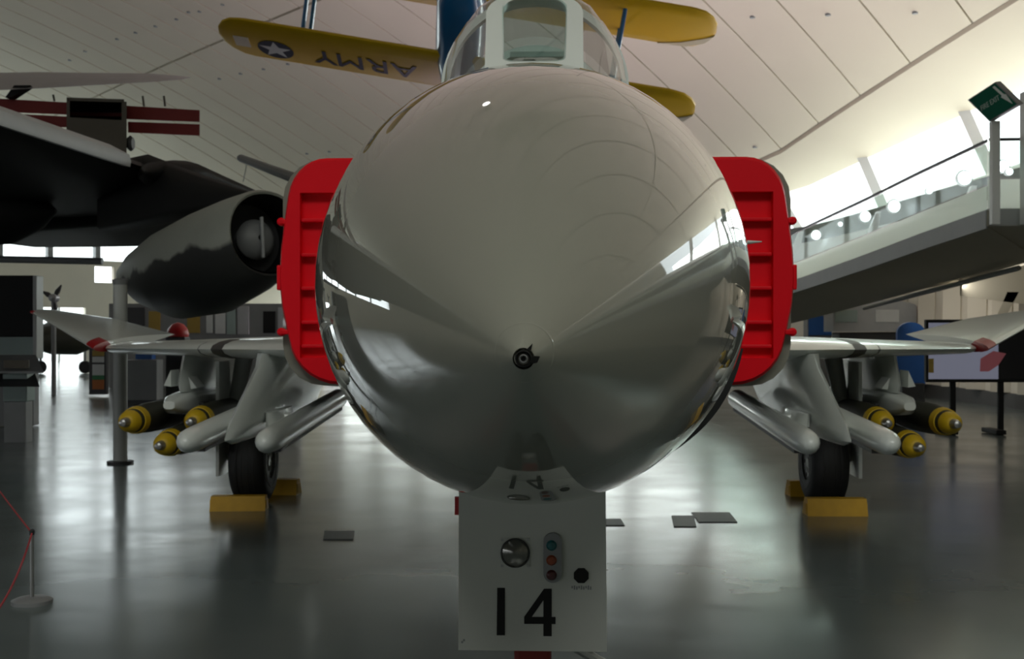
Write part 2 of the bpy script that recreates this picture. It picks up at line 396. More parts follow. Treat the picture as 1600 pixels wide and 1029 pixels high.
MB().quadstrip(upper).build('upper_wall', 'wall', wall_right)
rows = [[], []]
for w in wsamp:
    ub = lerp_tab(U_BASE, w); rows[0].append(uw(ub-.05, w, 0)); rows[1].append(uw(ub-.04, w, .32))
tag(MB().quadstrip(rows).build('baseboard_right', 'skirting'), kind='structure')
# shallow pilasters that ripple the wall below the gallery
for w in (-8.8, -9.7, -10.6, -11.5, -12.4, -13.4, -14.5, -15.8, -17.2):
    ub = lerp_tab(U_BASE, w)
    MB().hexa([uw(ub-.16, w-.22, .33), uw(ub-.16, w+.22, .33), uw(ub+.4, w+.25, .33), uw(ub+.4, w-.25, .33), uw(ub-.02, w-.22, 4.0), uw(ub-.02, w+.22, 4.0), uw(ub+.5, w+.25, 4.0), uw(ub+.5, w-.25, 4.0)]).build('pilaster', 'wall', wall_right)
# clerestory glazing
win2 = thing('window_2', None, None, kind='structure')
mw = [-4.1-4.4*k for k in range(14)]
for w0, w1 in zip(mw, mw[1:]):
    q = []
    for w in (w0-.06, w1+.06):
        ue = u_eave(w); z1 = roof(ue, w); q.append((uw(ue+.3, w, sill(w)), uw(ue+.3, w, z1+.1)))
    MB().prism([q[0][0], q[1][0], q[1][1], q[0][1]], EU*.03).build('pane', 'win_glass', win2)
    ue = u_eave(w0); z1 = roof(ue, w0)
    wid = .20; lean = 1.0; WH = z1-sill(w0)
    MB().hexa([uw(ue-.12, w0-wid+lean, z1-WH-.02), uw(ue-.12, w0+wid+lean, z1-WH-.02), uw(ue+.35, w0+wid+lean, z1-WH-.02), uw(ue+.35, w0-wid+lean, z1-WH-.02), uw(ue-.12, w0-wid, z1+.05), uw(ue-.12, w0+wid, z1+.05), uw(ue+.35, w0+wid, z1+.05), uw(ue+.35, w0-wid, z1+.05)]).build('mullion', 'steel_white', win2)

# ================================================================== RAMP GALLERY
gal = thing('gallery_ramp', 'raised gallery ramp with glass balustrade under the clerestory windows', 'walkway', (7.5, 22, 0))
GO = Vector((7.5, 22, 0))
def g3(p): return Vector(p)-GO
# stations along the inner edge: (inner xy, outer xy, deck z, soffit inner z, soffit outer z)
ST = [((11.8, -8), (15.2, -7.0), 3.52, 3.28, 3.0), ((10.7, 4), (14.0, 4.8), 3.52, 3.28, 3.0), ((9.6, 14), (12.2, 14.8), 3.52, 3.28, 3.0), ((9.2, 18.2), (11.4, 19.0), 3.52, 3.28, 2.9)]
RA = [((7.42, 18.3), (9.3, 20.6), 3.50, 3.25, 2.86), ((7.15, 20.5), (8.95, 22.6), 3.31, 3.06, 2.66), ((6.9, 22.8), (8.6, 24.6), 3.10, 2.86, 2.50), ((6.5, 26), (7.9, 28.4), 2.82, 2.60, 2.10),
      ((5.9, 30), (7.2, 32.5), 2.46, 2.24, 1.7), ((4.6, 36), (5.8, 38.6), 1.95, 1.7, 1.1)]
def slab(sts, name_f=True):
    rings = []
    for a, b, zd, zi, zo in sts:
        rings.append([g3((a[0], a[1], zd)), g3((b[0], b[1], zd)), g3((b[0], b[1], zo)), g3((a[0]+.06, a[1]+.05, zi))])
    return rings
MB().loft(slab(ST)).build('deck', 'soffit', gal)
MB().loft(slab(RA)).build('ramp_deck', 'soffit', gal)
MB().hexa([g3((7.42, 18.3, 3.27)), g3((9.25, 18.15, 3.27)), g3((9.6, 19.6, 3.0)), g3((9.3, 20.6, 2.9)), g3((7.42, 18.3, 3.51)), g3((9.25, 18.15, 3.51)), g3((9.6, 19.6, 3.51)), g3((9.3, 20.6, 3.51))]).build('landing', 'soffit', gal)
def edge_strip(sts, z0, z1, off, th, name, m):
    rings = []
    for a, b, zd, zi, zo in sts:
        d = (Vector(b)-Vector(a)).normalized(); p = Vector(a)-d*off; q = p+d*th
        rings.append([g3((p.x, p.y, zd+z0)), g3((p.x, p.y, zd+z1)), g3((q.x, q.y, zd+z1)), g3((q.x, q.y, zd+z0))])
    return MB().loft(rings).build(name, m, gal)
for sts in (RA, ST):
    edge_strip(sts, -.27, .02, .05, .10, 'fascia', 'grey_fascia')
    edge_strip(sts, .02, .40, .0, .015, 'upstand', 'upstand')
    edge_strip(sts, 1.08, 1.13, .0, .05, 'handrail', 'dark')
    for s0, s1 in zip(sts, sts[1:]):
        edge_strip([s0, s1], .42, 1.06, .0, .015, 'glass_panel', 'rail_glass')
# corner glass and posts at the landing
MB().hexa([g3((7.45, 18.3, 4.02)), g3((9.2, 18.15, 4.02)), g3((9.2, 18.17, 4.02)), g3((7.45, 18.32, 4.02)), g3((7.45, 18.3, 4.58)), g3((9.2, 18.15, 4.58)), g3((9.2, 18.17, 4.58)), g3((7.45, 18.32, 4.58))]).build('glass_panel', 'rail_glass', gal)
MB().hexa([g3((7.45, 18.28, 3.27)), g3((9.2, 18.13, 3.27)), g3((9.2, 18.22, 3.27)), g3((7.45, 18.36, 3.27)), g3((7.45, 18.28, 3.54)), g3((9.2, 18.13, 3.54)), g3((9.2, 18.22, 3.54)), g3((7.45, 18.36, 3.54))]).build('fascia', 'grey_fascia', gal)
MB().hexa([g3((7.45, 18.30, 3.54)), g3((9.2, 18.15, 3.54)), g3((9.2, 18.2, 3.54)), g3((7.45, 18.35, 3.54)), g3((7.45, 18.30, 4.0)), g3((9.2, 18.15, 4.0)), g3((9.2, 18.2, 4.0)), g3((7.45, 18.35, 4.0))]).build('upstand', 'upstand', gal)
MB().tube([g3((7.45, 18.3, 4.62)), g3((9.2, 18.15, 4.62))], .025, 8).build('handrail', 'dark', gal)
for (x, y, z0, z1, r) in ((7.44, 18.05, 3.27, 4.86, .062), (7.93, 18.0, 3.27, 5.3, .09)):
    MB().box(g3((x, y, (z0+z1)/2)), (r*2, r*2, z1-z0), bev=.008).build('post', 'steel_white', gal)
# uplight trough along the outer edge of the deck
rings = []
for a, b, zd, zi, zo in RA[:5]:
    d = (Vector(b)-Vector(a)).normalized(); p = Vector(b)-d*.34; q = Vector(b)
    rings.append([g3((p.x, p.y, zd)), g3((p.x, p.y, zd+.22)), g3((q.x, q.y, zd+.22)), g3((q.x, q.y, zd))])
MB().loft(rings).build('uplight_trough', 'grey_fascia', gal)
a, b = Vector(RA[0][1]+(RA[0][2],)), Vector(RA[4][1]+(RA[4][2],))
area('gallery_uplight', (a+b)/2+Vector((-.15, 0, .30)), (-.4, .1, 1), .3, .3, 1).data.size = (b-a).length
ul = bpy.data.objects['gallery_uplight']; ul.data.size_y = .3; ul.data.energy = R_UP*PI*(b-a).length*.3; ul.data.color = (1, .93, 1)
dv = (b-a).normalized(); zv = Vector((.12, -.1, -1)); zv = (zv-dv*zv.dot(dv)).normalized(); yv = zv.cross(dv)
mm_ = Matrix((dv, yv, zv)).transposed().to_4x4(); mm_.translation = ul.location; ul.matrix_world = mm_
# added strip light below the ramp edge, in place of daylight spilling down the wall
a, b = Vector((9.0, 20.8, 2.75)), Vector((8.27, 27.5, 2.17)); dv = (b-a).normalized()
MB().tube([g3(a), g3(b)], .05, 8).build('added_wall_strip', 'grey_fascia', gal)
wl_ = area('wall_spill_fill', (a+b)/2+Vector((.09, 0, -.03)), (1, 0, 0), (b-a).length, .12, R_WASH*4, (1, .95, .86))
zv = Vector((-1, 0, .25)); zv = (zv-dv*zv.dot(dv)).normalized(); yv = zv.cross(dv)
mm_ = Matrix((dv, yv, zv)).transposed().to_4x4(); mm_.translation = wl_.location; wl_.matrix_world = mm_
# slanted fins on the ledge
def band_pos(px, back=.2):
    best = None
    for k in range(600):
        w = -4-k*.05; ub = lerp_tab(U_BASE, w); g = max(.3, u_eave(w)-ub-.3); p = uw(ub+.2+min(.7, .22*g)-back, w)
        e = abs(800+F*p.x/p.y-px)
        if best is None or e < best[0]: best = (e, p)
    return best[1]
for px in (1365, 1512, 1245):
    p = band_pos(px, .15); p.z = 4.6
    MB().hexa([p+Vector(v) for v in ((-.38, -.12, -.55), (-.02, -.12, -.55), (.02, .15, -.55), (-.34, .15, -.55), (.06, -.12, .5), (.42, -.12, .5), (.46, .15, .5), (.10, .15, .5))]).build('fin', 'white_wall', wall_right)
# solid glowing stand-ins for lamps reflected in the balustrade glass
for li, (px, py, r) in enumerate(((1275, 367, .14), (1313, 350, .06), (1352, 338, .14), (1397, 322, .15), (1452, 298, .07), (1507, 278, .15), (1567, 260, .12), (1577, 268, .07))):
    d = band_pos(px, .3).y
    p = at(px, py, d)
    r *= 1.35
    lg = thing('lamp_reflection', '%s white lamp reflection modelled on the gallery wall, %s from the exit sign' % ('tiny' if r < .1 else 'round', ('seventh and last', 'sixth', 'fifth', 'fourth', 'third', 'second', 'first, left', 'first, right')[li]), 'lamp', p+Vector((0, 0, -.05)), group='lamp reflections along the gallery wall')
    MB().lathe([(-.02, r*.7), (0, r*.95), (.03, r), (.12, r*.9)], (0, 0, .05), 'Y', 14).build('reflection_body', 'steel_white', lg, True)
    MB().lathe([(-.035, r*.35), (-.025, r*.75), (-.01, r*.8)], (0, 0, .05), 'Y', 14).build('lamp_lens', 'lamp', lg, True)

rows = [[Vector((x, y, z)) for x, y in ((12.6, -10), (11.6, 2), (10.6, 12), (10.2, 17.6))] for z in (0, 3.3)]
tag(MB().quadstrip(rows).build('wall_under_gallery', 'soffit'), kind='structure')
# exit sign on the gallery post
ex = thing('exit_sign', 'green fire exit sign with white arrow on a white post', 'sign', at(1547, 192, 18.0))
EO = ex.location.copy()
cA, cT, cB = at(1512, 156, 18.4), at(1555, 128, 17.7), at(1546, 190, 18.0)
cR = cT+cB-cA
nrm = (cT-cA).cross(cB-cA).normalized(); nrm = nrm if nrm.dot(Vector((0, 0, EYE))-cA) > 0 else -nrm
MB().prism([p-EO for p in (cA, cT, cR, cB)], -nrm*.09).build('sign_case', 'mid_grey', ex)
def sp(a, b): return cA+(cT-cA)*a+(cB-cA)*b
MB().prism([sp(a, b)-EO for a, b in ((.04, .03), (.97, .03), (.97, .97), (.04, .97))], nrm*.006).build('sign_face', 'green_sign', ex)
ax = (cT-cA).normalized(); ay = nrm.cross(ax).normalized()
rotm = Matrix((ax, ay, nrm)).transposed().to_euler()
text('FIRE EXIT', .115, 'sign_text', ex, sp(.43, .50)-EO+nrm*.008, rotm)
MB().prism([sp(a, b)-EO+nrm*.007 for a, b in ((.84, .10), (.91, .10), (.93, .50), (.97, .52), (.90, .90), (.80, .52), (.85, .50))], nrm*.003).build('arrow', 'letter_white', ex)

# leaning strut and beam under the gallery
MB_ = MB().hexa([at(1552, 505, 23), at(1566, 505, 23), at(1566, 505, 23.2), at(1552, 505, 23.2), at(1574, 456, 23), at(1592, 456, 23), at(1592, 456, 23.2), at(1574, 456, 23.2)])
MB_.move(-GO); MB_.build('slanting_strut', 'soffit', gal)
MB().hexa([at(1500, 462, 23.0), at(1640, 480, 23.0), at(1640, 480, 24.5), at(1500, 462, 24.5), at(1500, 440, 23), at(1640, 400, 23), at(1640, 400, 24.5), at(1500, 440, 24.5)]).move(-GO).build('under_beam', 'soffit', gal)

# ================================================================== THE FIGHTER JET
JY, JX, JR = 1.70, .0167, -.0234
jet = thing('fighter_jet', 'grey fighter jet with bulbous glossy nose, number 14 and red intake covers', 'aircraft', (JX, JY, 0), JR)
CJ, SJ = math.cos(JR), math.sin(JR)
def jw(X, Y, Z=0.0): return Vector((JX+X*CJ-Y*SJ, JY+X*SJ+Y*CJ, Z))
RL, RR = 2.4, .712
def nose_r(Y): return RR*(1-(1-min(Y, RL)/RL)**1.7)
def nose_z(Y): return 1.59+.101*min(Y, 2.0)+.02*max(0, Y-2.0)
def ell(Y, zc, a, bt, bb, n=2.0, N=64):
    r = []
    for k in range(N):
        t = 2*PI*k/N; c, s = math.cos(t), math.sin(t)
        r.append(Vector((a*math.copysign(abs(c)**(2/n), c), Y, zc+(bt if s > 0 else bb)*math.copysign(abs(s)**(2/n), s))))
    return r
RB = 2.40
ys = [.012, .03, .06, .1, .15, .21, .28, .36, .45, .55, .66, .78, .9, 1.03, 1.16, 1.3, 1.44, 1.58, 1.72, 1.86, 2.0, 2.13, 2.26, RB]
rad = MB().loft([ell(y, nose_z(y), *(nose_r(y)+.008,)*3) for y in ys]).build('radome', 'jet_grey', jet, True, 60)
# pitot opening at the tip, its collar and a fleck of chipped paint
pt = MB().lathe([(-.004, .0125), (-.006, .011), (-.002, .009), (.03, .009), (.03, .015), (.004, .016)], (0, 0, nose_z(0)), 'Y', 16, cap=False).build('pitot_opening', 'black', rad, True)
MB().lathe([(-.007, .0068), (-.009, .0055), (-.007, .004), (.0, .004)], (0, 0, nose_z(0)), 'Y', 14, cap=False).build('pitot_ring', 'steel', rad, True)
MB().lathe([(.0, .0035), (.001, .001)], (0, -.002, nose_z(0)), 'Y', 10).build('pitot_bore', 'black', rad)
MB().prism([Vector((.010, -.004, nose_z(0)+.004)), Vector((.024, .010, nose_z(0)+.003)), Vector((.020, .008, nose_z(0)-.006)), Vector((.009, -.003, nose_z(0)-.008))], (0, .03, 0)).build('paint_chip', 'black', rad)
MB().prism([Vector((.003, -.004, nose_z(0)+.012)), Vector((.013, .006, nose_z(0)+.022)), Vector((.011, .004, nose_z(0)+.012))], (0, .03, 0)).build('paint_chip', 'black', rad)
# thin bead where the tip cap meets the radome
yb = .075
MB().lathe([(yb-.003, nose_r(yb-.003)+.008), (yb, nose_r(yb)+.0092), (yb+.003, nose_r(yb+.003)+.008)], (0, 0, nose_z(yb)), 'Y', 48, cap=False).build('tip_seam', 'jet_grey', rad, True)
# forward fuselage with the join behind the radome
fs = [(RB+.006, nose_z(RB), nose_r(RB)+.008, nose_r(RB)+.008, nose_r(RB)+.008, 2), (2.75, 1.815, .738, .77, .715, 2.05), (3.3, 1.85, .76, .85, .74, 2.1),
      (4.2, 1.88, .79, .98, .80, 2.15), (5.3, 1.89, .84, 1.10, .86, 2.2), (6.5, 1.90, .95, 1.20, .91, 2.4), (8, 1.90, 1.08, 1.22, .93, 2.7), (10, 1.90, 1.2, 1.12, .92, 2.8), (12, 1.92, 1.15, 1.02, .84, 2.6), (13.6, 2.05, .80, .80, .62, 2.3), (15.5, 2.25, .42, .55, .42, 2.1), (17.4, 2.35, .14, .3, .25, 2)]
fus = MB().loft([ell(*f) for f in fs]).build('fuselage', 'jet_grey', jet, True, 50)
MB().lathe([(RB-.002, nose_r(RB)+.006), (RB+.004, nose_r(RB)+.0125), (RB+.010, nose_r(RB)+.006)], (0, 0, nose_z(RB)), 'Y', 64, cap=False).build('radome_seam', 'jet_grey', fus, True)
# hinged radome latch strip standing off low on the starboard side
strip = []
for k in range(13):
    t = math.radians(-18-33*k/12); w_ = .004+.016*math.sin(PI*k/12); r0 = .716
    rr = [(r0-.06, 2.10), (r0+w_, 2.12), (r0+w_, 2.16), (r0-.06, 2.16)]
    strip.append([Vector((r*math.cos(t), y, 1.795+r*math.sin(t))) for r, y in rr])
MB().loft(strip).build('bay_door_edge', 'dark', fus)
# angle-of-attack probe
MB().tube([(.68, 2.52, 1.945), (.77, 2.5, 1.947), (.815, 2.49, 1.948)], [.009, .007, .002], 8).build('airflow_probe', 'gear_grey', fus, True)
# small chin fairing and the strap of the nose gear door
MB().loft([ell(1.75, 1.19, .06, .03, .02, 2, 16), ell(1.9, 1.165, .10, .04, .03, 2, 16), ell(2.2, 1.13, .12, .05, .03, 2, 16), ell(2.5, 1.11, .06, .04, .02, 2, 16)]).build('chin_fairing', 'jet_white', fus, True)

# windscreen ---------------------------------------------------------------
ws_e = MB()
def wsp(x, t):            # point on the sloping windscreen plane, t from the sill (0) to the top (1)
    return Vector((x, 3.30+.82*t, 2.735+.56*t))
def ws_outline(hw, t0, t1, rx, rt, squeeze=.0, n=6):
    pts = []
    for sx, a0 in ((1, 0), (-1, 90)):
        for k in range(n+1):
            a = math.radians(a0+90*k/n)
            pts.append(wsp(sx*(hw-rx)+rx*math.cos(a), t1-rt+rt*math.sin(a)))
    for sx, a0 in ((-1, 180), (1, 270)):
        for k in range(n+1):
            a = math.radians(a0+90*k/n); rb = .05
            pts.append(wsp(sx*(hw-.02-rb)+rb*math.cos(a), t0+rb+rb*math.sin(a)))
    return pts
wscr = MB().ringplate(ws_outline(.232, -.02, 1.02, .15, .26), ws_outline(.152, .13, .95, .075, .15), (0, .05, -.015)).build('windscreen_frame', 'frame_white', jet, True, 30)
MB().prism(ws_outline(.158, .12, .96, .07, .14), (0, .012, -.004)).build('windscreen_glass', 'screen_glass', wscr)
bow_y, bz, bh, bw = 4.30, 2.87, .46, .472
def bow(y, w, zb, h, n=24):
    return [Vector((w*math.cos(PI*k/n), y+0*k, zb+h*math.sin(PI*k/n))) for k in range(n+1)]
B0 = bow(bow_y, bw, bz, bh)
for sx in (1, -1):
    edge = [wsp(sx*.225, t) for t in (0, .2, .4, .6, .8)]+[wsp(sx*.19, .95)]
    side = [B0[i] if sx > 0 else B0[24-i] for i in (0, 2, 4, 6, 8, 10)]
    rowsq = []
    for e, b in zip(edge, side):
        mid = (e+b)/2+Vector((sx*.045, 0, .02)); rowsq.append([e, e.lerp(mid, .5)+Vector((sx*.01, 0, .004)), mid, mid.lerp(b, .5)+Vector((sx*.012, 0, .006)), b])
    MB().quadstrip(rowsq).build('quarter_glass', 'canopy_glass', wscr, True)
    MB().tube([wsp(sx*.23, 0)+Vector((0, 0, -.03)), wsp(sx*.38, .2)+Vector((sx*.05, .3, -.10)), B0[0 if sx > 0 else 24]+Vector((0, 0, -.02))], .03, 8).build('sill_frame', 'frame_white', wscr, True)
def hoop(y, w, zb, h, th, depth, name, m, par):
    return MB().ringplate([Vector((p.x, y, p.z)) for p in bow(y, w, zb, h)]+[Vector((-w, y, zb-.12)), Vector((w, y, zb-.12))], [Vector((p.x, y, p.z)) for p in bow(y, w-th, zb, h-th)]+[Vector((-w+th, y, zb-.12+th)), Vector((w-th, y, zb-.12+th))], (0, depth, 0)).build(name, m, par, True, 40)
can = hoop(bow_y-.02, bw+.008, bz, bh+.008, .035, .07, 'canopy_frame', 'frame_white', jet)
hoop(5.55, .485, 2.9, .50, .045, .09, 'canopy_hoop', 'frame_white', can)
hoop(6.9, .46, 2.92, .44, .045, .09, 'canopy_hoop', 'frame_white', can)
MB().loft([bow(bow_y, bw, bz, bh), bow(4.9, .485, 2.89, .50), bow(5.55, .482, 2.9, .50)], closed=False).build('canopy_glass', 'canopy_glass', can, True)
MB().loft([bow(5.55, .482, 2.9, .50), bow(6.3, .475, 2.91, .48), bow(6.9, .457, 2.92, .437)], closed=False).build('canopy_glass', 'canopy_glass', can, True)
MB().loft([bow(6.95, .46, 2.85, .50)+[Vector((0, 6.95, 2.6))], bow(8.5, .40, 2.75, .45)+[Vector((0, 8.5, 2.5))], bow(11, .28, 2.6, .4)+[Vector((0, 11, 2.4))], bow(14, .12, 2.5, .25)+[Vector((0, 14, 2.4))]]).build('dorsal_spine', 'jet_grey', jet, True, 50)
# cockpit furniture seen through the glass
sg = MB().box((0, 4.42, 2.90), (.40, .26, .10), bev=.03).build('glareshield', 'dark', jet)
MB().box((-.03, 4.40, 2.995), (.07, .10, .08), bev=.01).build('gunsight', 'brown', sg)
MB().box((.02, 4.36, 3.06), (.30, .012, .03), bev=.004).build('sight_glass_bar', 'letter_white', sg)
seat = MB().box((0, 5.15, 2.82), (.44, .14, .40), bev=.04).build('ejection_seat', 'seat', jet)
MB().box((0, 5.10, 3.04), (.24, .10, .12), bev=.03).build('headrest', 'mid_grey', seat)
for sx in (1, -1): MB().box((sx*.30, 4.8, 2.84), (.12, .7, .12), bev=.02).build('side_console', 'mid_grey', jet)

# air intakes ----------------------------------------------------------------
def sidebox(Y, x0, x1, z0, z1, r, s, n=5):
    return [Vector((s*x, Y, z)) for x, z in rrect(x0, x1, z0, z1, r, n)]
for s in (1, -1):
    ik = MB().loft([sidebox(5.36, .86, 1.53, 1.30, 2.67, .25, s), sidebox(6.2, .80, 1.52, 1.25, 2.66, .28, s), sidebox(8, .7, 1.46, 1.15, 2.55, .3, s), sidebox(10.5, .6, 1.32, 1.1, 2.35, .3, s), sidebox(13, .4, .95, 1.3, 2.2, .25, s), sidebox(14, .3, .6, 1.5, 2.0, .14, s)]).build('air_intake', 'jet_grey', jet, True, 50)
    MB().hexa([Vector((s*.80, 5.05, 1.40)), Vector((s*.83, 5.05, 1.40)), Vector((s*.87, 6.2, 1.35)), Vector((s*.84, 6.2, 1.35)), Vector((s*.80, 5.05, 2.6)), Vector((s*.83, 5.05, 2.6)), Vector((s*.87, 6.2, 2.66)), Vector((s*.84, 6.2, 2.66))]).build('splitter_plate', 'jet_grey', ik)

# wings ----------------------------------------------------------------------
def airfoil(X, yl, yt, z, t, n=12, tz=0.0):
    prof = []
    for k in range(n+1):
        c = (1-math.cos(PI*k/n))/2
        prof.append((c, 5*t*(.2969*math.sqrt(c)-.126*c-.3516*c*c+.2843*c**3-.1036*c**4)))
    ch = yt-yl
    up = [Vector((X, yl+c*ch, z+h*.95+tz*c)) for c, h in prof]
    lo = [Vector((X, yl+c*ch, z-h*1.05+tz*c)) for c, h in prof[1:-1]][::-1]
    return up+lo
for s in (1, -1):
    wg = MB().loft([airfoil(s*1.15, 6.0, 12.1, 1.50, .235), airfoil(s*2.3, 7.42, 12.15, 1.487, .20), airfoil(s*3.3, 8.67, 12.2, 1.472, .16), airfoil(s*4.33, 9.95, 12.25, 1.458, .125)]).build('inner_wing', 'jet_white', jet, True, 40)
    xq = 2.62; yq = 6.0+(xq-1.15)*1.238
    lep = lambda x, e: (lambda r: r[:4]+r[-4:])(airfoil(s*x, 6.0+(x-1.15)*1.237-e, 12.17, 1.5-(x-1.15)*.0132, (.235-(x-1.15)*.0346)+e))
    MB().loft([lep(xq-.07, .008), lep(xq+.07, .008)]).build('leading_edge_gap', 'dark', wg, True)
    xq = 2.86; yq = 6.0+(xq-1.15)*1.238
    MB().loft([lep(xq-.006, .004), lep(xq+.006, .004)]).build('flap_joint', 'mid_grey', wg, True)
    ow = MB().loft([airfoil(s*4.35, 9.68, 12.25, 1.462, .12, tz=.13), airfoil(s*5.1, 10.72, 12.3, 1.65, .085, tz=.13), airfoil(s*5.85, 11.72, 12.42, 1.845, .05, tz=.04)]).build('outer_wing', 'jet_white', jet, True, 40)
    tag(ow, 'white outer wing panel cranked upward')
    ole = lambda x, e: (lambda r: r[:4]+r[-4:])(airfoil(s*x, 9.68+1.387*(x-4.35)-e, 12.25, 1.462+.2507*(x-4.35), .12-.0467*(x-4.35)+e, tz=.13))
    MB().loft([ole(4.345, .004), ole(4.50, .004)]).build('red_leading_edge_tab', 'red', ow, True)
    MB().loft([airfoil(s*5.82, 11.66, 12.2, 1.84, .05), airfoil(s*5.88, 11.74, 12.2, 1.852, .04)]).build('red_wing_tip', 'red', ow, True)
    # inboard pylon with two missile launch rails
    def foilz(z, yf, yb, th, x0, n=8):
        f = []
        for k in range(n+1):
            c = (1-math.cos(PI*k/n))/2; f.append((c, th/2*min(1, math.sqrt(c*9))*(1 if c < .8 else (1-c)/.2+.001)))
        return [Vector((x0+h, yf+c*(yb-yf), z)) for c, h in f]+[Vector((x0-h, yf+c*(yb-yf), z)) for c, h in f[1:-1]][::-1]
    px_ = s*2.07
    py_ = MB().loft([foilz(.86, 6.22, 9.0, .05, px_), foilz(.90, 6.04, 9.1, .11, px_), foilz(1.0, 6.18, 9.3, .14, px_), foilz(1.22, 6.66, 9.9, .16, px_), foilz(1.36, 6.98, 10.4, .19, px_), foilz(1.46, 7.10, 10.7, .24, px_)]).build('inboard_pylon', 'jet_white', jet, True, 50)
    for q in (1, -1):
        xr = px_+q*.265
        rl = MB().tube([(xr, 6.00, .885), (xr, 6.03, .887), (xr, 6.10, .89), (xr, 6.25, .895), (xr, 7.5, .955), (xr, 8.9, 1.02)], [.02, .052, .078, .088, .088, .085], 14).build('launch_rail', 'jet_white', py_, True, 60)
        MB().hexa([Vector((xr-.03, 6.4, .79)), Vector((xr+.03, 6.4, .79)), Vector((xr+.03, 8.95, .91)), Vector((xr-.03, 8.95, .91)), Vector((xr-.03, 6.4, .84)), Vector((xr+.03, 6.4, .84)), Vector((xr+.03, 8.95, .96)), Vector((xr-.03, 8.95, .96))]).build('rail_shoe', 'dark', py_)
        MB().loft([foilz(.94, 6.75, 7.6, .10, px_+q*.13), foilz(1.03, 6.85, 7.7, .07, px_+q*.10)]).build('rail_bracket', 'jet_white', py_, True)
        MB().tube([(px_, 7.2, .98), (xr, 7.2, .95)], .05, 8).build('rail_arm', 'jet_white', py_, True)
    # outboard pylon with its three-bomb rack
    po = s*3.2
    op = MB().loft([foilz(1.08, 8.75, 10.9, .11, po), foilz(1.16, 8.72, 11.0, .15, po), foilz(1.44, 8.9, 11.3, .17, po)]).build('outboard_pylon', 'jet_white', jet, True, 50)
    MB().prism([Vector((po+s*.08, 8.72, 1.28)), Vector((po+s*.15, 8.74, 1.14)), Vector((po+s*.09, 8.76, 1.13))], (0, .25, 0)).build('sway_brace_fin', 'jet_white', op)
    MB().prism([Vector((po-s*.08, 8.72, 1.22)), Vector((po-s*.15, 8.74, 1.12)), Vector((po-s*.09, 8.76, 1.11))], (0, .25, 0)).build('sway_brace_fin', 'jet_white', op)
    rk = MB().loft([sidebox(8.42, po*s-.05, po*s+.05, .95, 1.02, .03, s), sidebox(8.60, po*s-.10, po*s+.10, .90, 1.06, .05, s), sidebox(8.95, po*s-.12, po*s+.12, .87, 1.08, .05, s), sidebox(10.6, po*s-.12, po*s+.12, .87, 1.08, .05, s), sidebox(11.1, po*s-.05, po*s+.05, .92, 1.03, .03, s)]).build('bomb_rack', 'jet_white', jet, True, 40)
    for bx_, bz_ in ((0, .80), (.12, .93), (-.12, .93)):
        for yy in (9.0, 9.7): MB().box((po+bx_*1.1, yy, bz_), (.06, .18, .10), bev=.01).build('sway_brace', 'dark', rk)
    # main gear
    gx = s*2.70
    wh = MB().lathe([(-.165, .16), (-.17, .24), (-.168, .31), (-.145, .36), (-.09, .385), (0, .39), (.09, .385), (.145, .36), (.168, .31), (.17, .24), (.165, .16)], (gx, 9.42, .39), 'X', 40, cap=False).build('main_tyre', 'rubber', jet, True, 60)
    for q in (1, -1):
        MB().lathe([(q*.15, .004), (q*.15, .045), (q*.12, .05), (q*.115, .085), (q*.14, .10), (q*.14, .175), (q*.11, .19), (q*.12, .22), (q*.174, .242)], (gx, 9.42, .39), 'X', 28, cap=False).build('wheel_hub', 'gear_grey', wh, True, 30)
        for k in range(6):
            a = 2*PI*k/6; MB().lathe([(q*.135, .02), (q*.143, .02)], (gx, 9.42+.138*math.cos(a), .39+.138*math.sin(a)), 'X', 8).build('hub_hole', 'black', wh)
    for zz in (-.08, -.03, .03, .08):
        MB().lathe([(zz-.006, .384), (zz-.006, .392), (zz+.006, .392), (zz+.006, .384)], (gx, 9.42, .39), 'X', 40, cap=False).build('tread_rib', 'rubber', wh, True)
    MB().tube([(gx+s*.22, 9.42, .40), (gx+s*.22, 9.45, .75), (gx+s*.10, 9.5, 1.45)], [.05, .06, .09], 12).build('gear_strut', 'gear_grey', jet, True)
    MB().tube([(gx+s*.02, 9.42, .39), (gx+s*.24, 9.42, .39)], .05, 12).build('axle', 'gear_grey', jet, True)
    MB().hexa([Vector((gx+s*.25, 9.1, .28)), Vector((gx+s*.28, 9.1, .28)), Vector((gx+s*.30, 9.85, .28)), Vector((gx+s*.27, 9.85, .28)), Vector((gx+s*.22, 9.0, 1.35)), Vector((gx+s*.25, 9.0, 1.35)), Vector((gx+s*.27, 10.1, 1.35)), Vector((gx+s*.24, 10.1, 1.35))]).build('gear_door', 'jet_white', jet)
    MB().box((s*2.05, 9.9, 1.30), (.55, .8, .22), bev=.08).build('red_bay_cover', 'red', jet)
    # stabilator
    st = MB().loft([airfoil(s*.3, 14.6, 17.3, 2.15, .12), airfoil(s*2.7, 16.6, 17.9, 1.55, .04)]).build('tailplane', 'jet_white', jet, True, 40)
# fin
def foilf(z, yf, yb, th):
    return [Vector((p.z-0, p.y, z)) for p in airfoil(0, yf, yb, 0, th)]
MB().loft([foilf(2.5, 12.6, 17.0, .3), foilf(5.0, 15.9, 17.6, .08)]).build('tail_fin', 'jet_grey', jet, True, 40)

